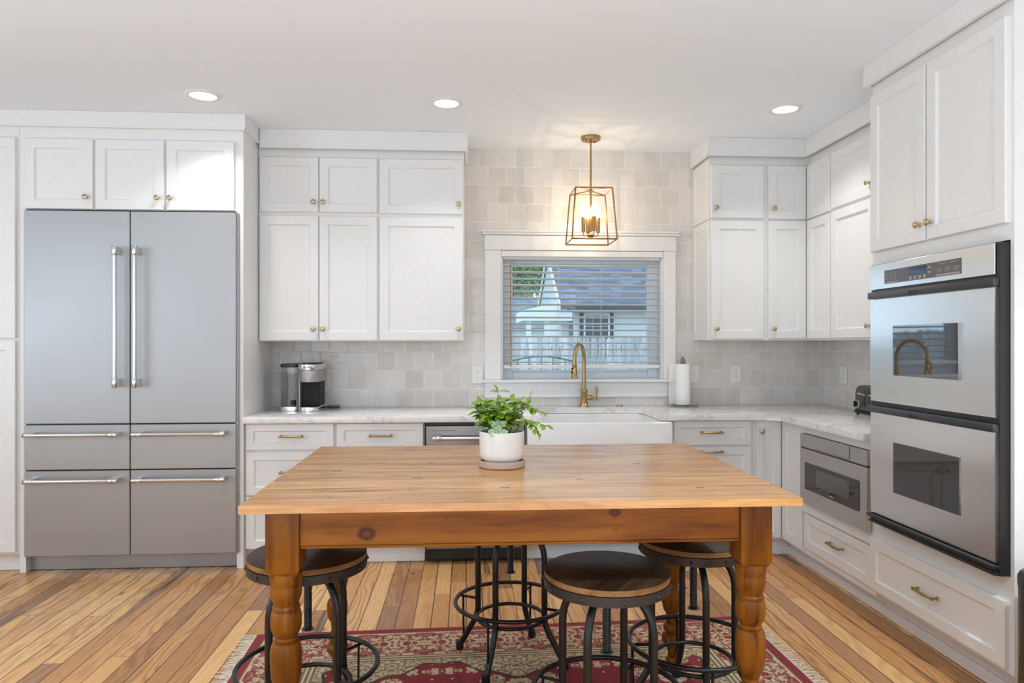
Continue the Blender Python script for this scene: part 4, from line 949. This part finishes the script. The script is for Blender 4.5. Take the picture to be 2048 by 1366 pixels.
# ------------------------------------------------------------------ rug and mat
RX, RY = 0.222, 2.575
t = thing('persian_rug', 'red and cream fringed persian rug under the table and stools', 'rug', (RX, RY, 0.001), None, 0.03)
m = MB(); m.box(-RUGW / 2, RUGW / 2, -RUGH / 2, RUGH / 2, 0.0, 0.0072, 0.002); m.build('pile', 'rug', t, world=False, smooth=0)
for s_ in (-1, 1):
    m = MB(); y = -RUGH / 2 + 0.004
    while y < RUGH / 2 - 0.004:
        l_ = random.uniform(0.045, 0.075); dy = random.gauss(0, 0.014); x = s_ * (RUGW / 2 - 0.002)
        m.tube([(x, y, 0.004), (x + s_ * l_ * 0.45, y + dy * 0.35 + random.gauss(0, 0.004), random.uniform(0.003, 0.008)), (x + s_ * l_, y + dy, 0.0022)], [0.0020, 0.0018, 0.0012], 5); y += random.uniform(0.0042, 0.0068)
    m.build('fringe', 'fringe', t, world=False)
m = MB(); m.prism(rr(0.440, 1.226, 3.846, 4.426, 0.01), 0.0006, 0.006, 0.002); tag(m.build('floor_mat', 'mat'), 'grey flat floor mat in front of the sink', 'mat')

# ------------------------------------------------------------------ stools
def make_stool(label):
    t = thing('bar_stool', label, 'stool', (0, 0, 0.0088), 'round stools at the table')
    SR, SZ = 0.199, 0.634
    m = MB(); m.lathe([(SR - 0.004, SZ - 0.022), (SR, SZ - 0.020), (SR, SZ - 0.003), (SR - 0.004, SZ)], n=56); s_ = m.build('seat', 'seat', t, world=False, mats=['seat', 'seat_edge'])
    for p in s_.data.polygons:
        if abs(p.normal.z) < 0.6: p.material_index = 1
    m = MB(); m.lathe([(SR - 0.010, SZ - 0.052), (SR + 0.001, SZ - 0.052), (SR + 0.0022, SZ - 0.0225), (SR - 0.010, SZ - 0.0225)], n=56); band = m.build('seat_band', 'iron_band', t, world=False)
    m = MB(); m.lathe([(0.0065, 0.0), (0.0062, -0.003), (0.004, -0.0055), (0.001, -0.0065)], n=12, axis='y'); rv = m.build('rivet', 'iron_band', band, world=False); rme = rv.data
    for k in range(10):
        a = R(18 + 36 * k); o = rv if k == 0 else rv.copy()
        if k: C.objects.link(o); o.parent = band
        o.location = ((SR + 0.0012) * math.sin(a), -(SR + 0.0012) * math.cos(a), SZ - 0.038); o.rotation_euler = (0, 0, a)
    m = MB(); pr = [(0.0125, 0.372)]
    z = 0.374
    while z < 0.57: pr += [(0.0125, z), (0.0138, z + 0.002), (0.0138, z + 0.003), (0.0125, z + 0.005)]; z += 0.0058
    pr += [(0.0125, SZ - 0.054)]
    m.lathe(pr, n=16); sc = m.build('screw', 'iron', t, world=False)
    m = MB(); m.lathe([(0.010, 0.366), (0.0215, 0.368), (0.0215, 0.3718), (0.012, 0.3722)], n=18); m.build('screw_stop', 'gunmetal', sc, world=False)
    m = MB(); m.lathe([(0.030, 0.555), (0.030, SZ - 0.0535)], n=20); m.lathe([(0.019, 0.538), (0.019, 0.556)], n=14); m.box(-0.07, 0.07, -0.012, 0.012, SZ - 0.060, SZ - 0.0535); m.box(-0.012, 0.012, -0.07, 0.07, SZ - 0.060, SZ - 0.0535); m.build('hub', 'iron', t, world=False)
    LR = 0.155
    for k in range(4):
        a = math.pi / 2 * k; ca, sa = math.sin(a), -math.cos(a)
        pts = [(0.028, 0.575)]
        for q in range(0, 10): b = math.pi / 2 * q / 9; pts.append((0.045 + (LR - 0.045) * math.sin(b), 0.575 - 0.135 * (1 - math.cos(b))))
        pts += [(LR, 0.38), (LR, 0.25), (LR, 0.195), (LR + 0.006, 0.165), (LR + 0.020, 0.135), (LR + 0.055, 0.075), (LR + 0.086, 0.024)]
        m = MB(); m.tube([(r * ca, r * sa, z) for r, z in pts], 0.0128, 12); lg = m.build('leg', 'iron', t, world=False)
        
        m = MB(); m.lathe([(0.0145, 0.036), (0.0165, 0.024), (0.0178, 0.008), (0.0165, 0.0004)], c=(LR * ca + 0.09 * ca, LR * sa + 0.09 * sa, 0), n=14); m.build('foot_cap', 'iron', lg, world=False)
        m = MB(); m.tube([(LR * ca, LR * sa, 0.236), ((0.236) * ca, 0.236 * sa, 0.236)], 0.006, 4); m.tube([(0.228 * ca, 0.228 * sa, 0.238), (0.226 * ca, 0.226 * sa, 0.072)], 0.0055, 4)
        m.build('bracket', 'iron', t, world=False)
    for rad, z, tr in ((0.236, 0.247, 0.0088), (0.143, 0.182, 0.0082)):
        m = MB(); m.tube([(rad * math.cos(2 * math.pi * k / 56), rad * math.sin(2 * math.pi * k / 56), z) for k in range(56)], tr, 10, True); m.build('foot_ring' if rad > 0.2 else 'leg_ring', 'iron', t, world=False)
    return t
s0 = make_stool('round wooden stool nearest the camera, its whole seat in view at the table front')
s0.location = (0.447, 2.226, 0.0088); s0.rotation_euler = (0, 0, R(57))
dup(s0, (-0.543, 2.47, 0.0088), R(50), 'round wooden stool behind the left front table leg')
dup(s0, (0.190, 3.024, 0.0088), R(63), 'round stool at the far table side, seat hidden behind the table apron')
dup(s0, (0.841, 2.571, 0.0088), R(-2), 'round wooden stool beside the right front table leg')

# ------------------------------------------------------------------ potted herb on the table
PX, PY, PZ = 0.129, 2.555, ZT + 0.0005
t = thing('potted_herb', 'leafy green herb in a white ceramic pot on the table', 'potted plant', (PX, PY, PZ))
m = MB(); m.lathe([(0.078, 0.0), (0.083, 0.002), (0.0845, 0.021), (0.0825, 0.024), (0.0755, 0.0235), (0.073, 0.010)], n=48, cap1=True); m.build('saucer', 'saucer', t, world=False)
m = MB(); m.lathe([(0.060, 0.0105), (0.064, 0.012), (0.064, 0.024), (0.073, 0.028), (0.0785, 0.034), (0.0812, 0.046), (0.0815, 0.060), (0.0815, 0.120), (0.0815, 0.126), (0.0795, 0.128), (0.0775, 0.126), (0.0765, 0.06), (0.075, 0.03)], n=56, cap1=False); m.build('pot', 'ceramic', t, world=False)
m = MB(); m.lathe([(0.0755, 0.095), (0.05, 0.103), (0.02, 0.101), (0.002, 0.105)], n=28); m.build('soil', 'soil', t, world=False)
def leaf(m, base, d, up, L, W, curl=0.35, fold=0.25):
    d = Vector(d).normalized(); side = d.cross(Vector(up)); side = side.normalized() if side.length > 1e-4 else Vector((1, 0, 0)); nrm = side.cross(d).normalized()
    vs = []; n = 6
    for i in range(n + 1):
        s_ = i / n; w_ = W * math.sin(math.pi * min(1, s_ * 0.94 + 0.06)) ** 0.8 * (1.0 if i < n else 0.1)
        c = Vector(base) + d * (L * s_) + nrm * (-curl * L * s_ * s_)
        vs.append((c + side * w_ + nrm * fold * w_, c, c - side * w_ + nrm * fold * w_))
    V = [[m.bm.verts.new(p) for p in r_] for r_ in vs]
    for a, b in zip(V[:-1], V[1:]):
        m.bm.faces.new((a[0], a[1], b[1], b[0])); m.bm.faces.new((a[1], a[2], b[2], b[1]))
rnd = random.Random(11)
ms, ml = MB(), MB()
paths = []
for k in range(20):
    a = rnd.uniform(0, 2 * math.pi); r0 = rnd.uniform(0.0, 0.035); sp = rnd.uniform(0.01, 0.055); hgt = rnd.uniform(0.07, 0.155)
    b0 = Vector((-0.012 + r0 * math.cos(a), r0 * math.sin(a), 0.10)); tip = Vector((-0.018 + (r0 + sp) * math.cos(a), (r0 + sp) * math.sin(a), 0.10 + hgt)); md = (b0 + tip) / 2 + Vector((0, 0, 0.02))
    paths.append([b0, md, tip])
paths += [[Vector(p) for p in q] for q in (
    [(-0.01, 0, 0.10), (-0.025, -0.01, 0.19), (-0.015, -0.01, 0.268)], [(-0.02, 0, 0.10), (-0.045, -0.01, 0.18), (-0.058, -0.012, 0.235)], [(-0.02, 0, 0.10), (-0.05, -0.02, 0.16), (-0.075, -0.02, 0.185)],
    [(0.02, 0, 0.10), (0.055, 0.0, 0.185), (0.088, 0.0, 0.225), (0.10, 0.0, 0.245)], [(0.02, 0, 0.10), (0.06, 0.0, 0.205), (0.09, 0.0, 0.225), (0.12, -0.005, 0.205), (0.135, -0.01, 0.198)],
    [(0.03, -0.01, 0.10), (0.075, -0.01, 0.17), (0.105, -0.015, 0.165), (0.115, -0.02, 0.145), (0.132, -0.02, 0.12)], [(0.03, -0.01, 0.10), (0.08, -0.01, 0.165), (0.12, -0.02, 0.160), (0.158, -0.02, 0.147)])]
for p in paths:
    ms.tube(p, [0.0021 - 0.0012 * i / (len(p) - 1) for i in range(len(p))], 6)
    nseg = len(p) - 1; long_ = nseg >= 3; npair = 4 if not long_ else 5
    for j in range(npair):
        s_ = (0.35 + 0.65 * j / (npair - 1)) * nseg; i = min(int(s_), nseg - 1); f_ = s_ - i; c = p[i].lerp(p[i + 1], f_); dd = (p[i + 1] - p[i]).normalized(); az = rnd.uniform(0, math.pi)
        for sg in (0, math.pi):
            o = Vector((math.cos(az + sg), math.sin(az + sg), 0)); l_ = rnd.uniform(0.022, 0.034) if long_ else rnd.uniform(0.036, 0.054)
            leaf(ml, c + o * 0.002, o + dd * rnd.uniform(0.1, 0.7) - Vector((0, 0, 0.25 if long_ else 0.1)), (rnd.uniform(-.3, .3), rnd.uniform(-.5, .1), 1), l_, l_ * rnd.uniform(0.24, 0.31), rnd.uniform(0.15, 0.5))
    leaf(ml, p[-1], (p[-1] - p[-2]).normalized() + Vector((rnd.uniform(-.4, .4), rnd.uniform(-.4, .2), 0.1)), (0, -0.3, 1), 0.032, 0.010)
ms.build('stems', 'stem', t, world=False)
ml.build('leaves', 'leaf', t, world=False)
m = MB()
for (bx, by, bz, dx, dz, sz) in ((-0.018, -0.066, 0.124, -0.9, 0.42, 0.036), (-0.014, -0.068, 0.124, 0.95, 0.38, 0.034), (-0.016, -0.064, 0.128, 0.05, 1.0, 0.030), (-0.020, -0.058, 0.148, -0.8, 0.75, 0.030), (-0.010, -0.058, 0.150, 0.75, 0.70, 0.030), (-0.015, -0.056, 0.152, 0.0, 1.0, 0.024)):
    leaf(m, (bx, by, bz), (dx, -0.2, dz), (0.0, -1.0, 0.5), sz, sz * 0.42, 0.25, 0.15)
v_ = m.build('variegated_leaves', 'ivy', t, world=False); v_['label'] = 'pale variegated leaves'

# ------------------------------------------------------------------ black bin at the right edge
t = thing('waste_bin', 'black round waste bin cut off by the right photo edge', 'bin', (2.004, 2.226, 0))
m = MB(); m.lathe([(0.128, 0.001), (0.136, 0.006), (0.140, 0.03), (0.140, 0.530)], n=48); m.build('body', 'black', t, world=False)
m = MB(); m.lathe([(0.142, 0.531), (0.142, 0.562), (0.136, 0.574), (0.11, 0.584), (0.05, 0.590)], n=48); m.build('lid', 'black', t, world=False)

# ------------------------------------------------------------------ outdoors beyond the window
GZ = -0.45
struct(MB().box(-30, 40, 5.3, 70, GZ - 0.2, GZ).build('ground', 'lawn', smooth=0))
t = thing('picket_fence', 'weathered grey wooden picket fence beyond the window', 'fence', (0, 13, GZ))
m = MB(); x = -9.0; rnd = random.Random(5)
while x < 9:
    w_, h_, o_ = 0.131, rnd.uniform(1.445, 1.485), rnd.uniform(-0.01, 0.01); r_ = 0.035
    pp = [(x, GZ + 0.02), (x + w_, GZ + 0.02)] + arc(x + w_ - r_, h_ - r_, r_, 0, 90, 3) + arc(x + r_, h_ - r_, r_, 90, 180, 3)
    m.rings([[(a, 13.0 + o_, b) for a, b in pp], [(a, 13.018 + o_, b) for a, b in pp]]); x += 0.145
m.build('pickets', 'picket', t, smooth=0)
m = MB()
for z in (-0.1, 0.55, 1.2): m.box(-9, 9, 13.026, 13.06, z, z + 0.09)
m.build('rails', 'picket', t, smooth=0)
for k in range(8):
    m = MB(); m.box(-8.9 + 2.5 * k, -8.8 + 2.5 * k, 13.062, 13.16, GZ, 1.40); m.build('post', 'picket', t, smooth=0)

t = thing('neighbour_house', 'white house with a grey shingle roof and dark shutters behind the fence', 'house', (6.5, 21, GZ))
m = MB(); m.box(2.75, 12, 18.45, 23.6, GZ, 2.36); m.build('walls', 'siding', t, smooth=0)
m = MB()
er, rz = 2.33, 4.05
m.rings([[(2.42, 18.0, er), (2.42, 18.0, er + 0.06), (2.42, 21.0, rz + 0.06), (2.42, 24.0, er + 0.06), (2.42, 24.0, er), (2.42, 21.0, rz)], [(12.4, 18.0, er), (12.4, 18.0, er + 0.06), (12.4, 21.0, rz + 0.06), (12.4, 24.0, er + 0.06), (12.4, 24.0, er), (12.4, 21.0, rz)]])
m.build('roof', 'shingle', t, smooth=0)
m = MB(); m.rings([[(2.45, 18.1, er - 0.02), (2.45, 21.0, rz - 0.02), (2.45, 23.9, er - 0.02)], [(2.74, 18.1, er - 0.02), (2.74, 21.0, rz - 0.02), (2.74, 23.9, er - 0.02)]]); m.build('gable_end', 'gable', t, smooth=0)
m = MB()
for ya, yb in ((18.0, 21.0), (24.0, 21.0)): m.rings([[(2.39, ya, er - 0.16), (2.39, yb, rz - 0.16), (2.39, yb, rz + 0.05), (2.39, ya, er + 0.05)], [(2.418, ya, er - 0.16), (2.418, yb, rz - 0.16), (2.418, yb, rz + 0.05), (2.418, ya, er + 0.05)]])
m.build('rake_boards', 'siding', t, smooth=0)
m = MB(); m.box(2.42, 12.4, 17.99, 18.02, er - 0.10, er + 0.03); m.box(2.78, 12, 18.1, 18.44, er - 0.09, er - 0.06); m.build('gutter', 'shutter', t, smooth=0)
m = MB(); m.box(1.45, 2.74, 18.1, 20.5, 1.93, 2.20); m.rings([[(1.45, 18.1, 2.2), (2.6, 18.1, 2.2), (2.6, 18.1, 2.45), (1.9, 18.1, 2.3)], [(1.45, 20.5, 2.2), (2.6, 20.5, 2.2), (2.6, 20.5, 2.45), (1.9, 20.5, 2.3)]]); m.build('porch_roof', 'siding', t, smooth=0)
for x in (1.55, 2.02):
    m = MB(); m.box(x, x + 0.13, 18.2, 18.33, GZ, 1.93); m.build('porch_post', 'siding', t, smooth=0)
m = MB(); m.box(2.70, 2.80, 18.40, 18.50, GZ, 2.2); m.build('corner_board', 'shutter', t, smooth=0)
m = MB(); m.box(3.08, 3.78, 18.40, 18.449, 0.9, 2.13); wf = m.build('window', 'siding', t, smooth=0)
m = MB()
for i in range(3):
    for j in range(4): m.box(3.13 + i * 0.205, 3.32 + i * 0.205, 18.392, 18.399, 0.95 + j * 0.285, 1.215 + j * 0.285)
m.build('panes', 'darkglass', wf, smooth=0)
for x in (2.985, 3.785):
    m = MB(); m.box(x, x + 0.09, 18.40, 18.448, 0.88, 2.15); m.build('shutter', 'shutter', t, smooth=0)

t = thing('distant_house', 'distant white house with a grey roof, far left behind the fence', 'house', (0.5, 34, GZ))
m = MB(); m.box(-5, 3.6, 31, 35, GZ, 2.1); m.build('walls', 'siding', t, smooth=0)
m = MB(); m.rings([[(-5.3, 30.6, 2.0), (-5.3, 35.4, 2.0), (-5.3, 33, 3.4)], [(3.9, 30.6, 2.0), (3.9, 35.4, 2.0), (3.9, 33, 3.4)]]); m.build('roof', 'shingle', t, smooth=0)

def tree(x, y, h, r, seed, label):
    rn = random.Random(seed); t = thing('garden_tree', label, 'tree', (x, y, GZ), 'trees beyond the fence')
    m = MB(); m.tube([(0, 0, 0), (0.1, 0, h * 0.4), (0, 0.1, h * 0.75)], [0.22, 0.16, 0.07], 8); m.build('trunk', 'bark', t, world=False)
    m = MB(); cs = [(rn.uniform(-.6, .6) * r, rn.uniform(-.6, .6) * r, h + rn.uniform(-.5, .6) * r, rn.uniform(.4, .65) * r) for _ in range(9)]
    for cx, cy, cz, cr in cs:
        for _ in range(700):
            v = Vector((rn.gauss(0, 1), rn.gauss(0, 1), rn.gauss(0, 1))).normalized() * cr * rn.uniform(0.55, 1.05); a = Vector((rn.gauss(0, 1), rn.gauss(0, 1), rn.gauss(0, .6))).normalized(); b = a.cross(Vector((rn.gauss(0, 1), rn.gauss(0, 1), rn.gauss(0, 1)))).normalized()
            c = Vector((cx, cy, cz)) + v; s_ = rn.uniform(0.09, 0.17)
            m.bm.faces.new([m.bm.verts.new(q) for q in (c - a * s_, c + b * s_ * .55, c + a * s_, c - b * s_ * .55)])
    m.build('crown', 'treeleaf', t, world=False, smooth=0)
tree(2.4, 41, 5.4, 2.5, 1, 'bushy green tree above the distant roof, leftmost in the window')
tree(5.2, 50, 6.6, 3.2, 2, 'bushy green tree just left of the white gable')
tree(-5.0, 42, 5.4, 2.5, 3, 'bushy green tree further left beyond the distant house')

t = thing('arched_garden_railing', 'dark metal garden railing with an arched top, before the fence', 'railing', (0.95, 9, GZ))
m = MB(); pts = [(0.55 + 0.82 * k / 16, 9.0, 1.125 + 0.062 * math.sin(math.pi * k / 16)) for k in range(17)]; m.tube(pts, 0.011, 8); m.tube([(0.55, 9, 0.2), (1.37, 9, 0.2)], 0.01, 6); m.build('top_rail', 'shutter', t)
m = MB()
for k in range(2, 16, 3): m.tube([(pts[k][0], 9, 0.2), pts[k]], 0.007, 6)
m.build('bars', 'shutter', t)
for x in (0.55, 1.37):
    m = MB(); m.tube([(x, 9, GZ), (x, 9, 1.13)], 0.012, 6); m.build('leg', 'shutter', t)
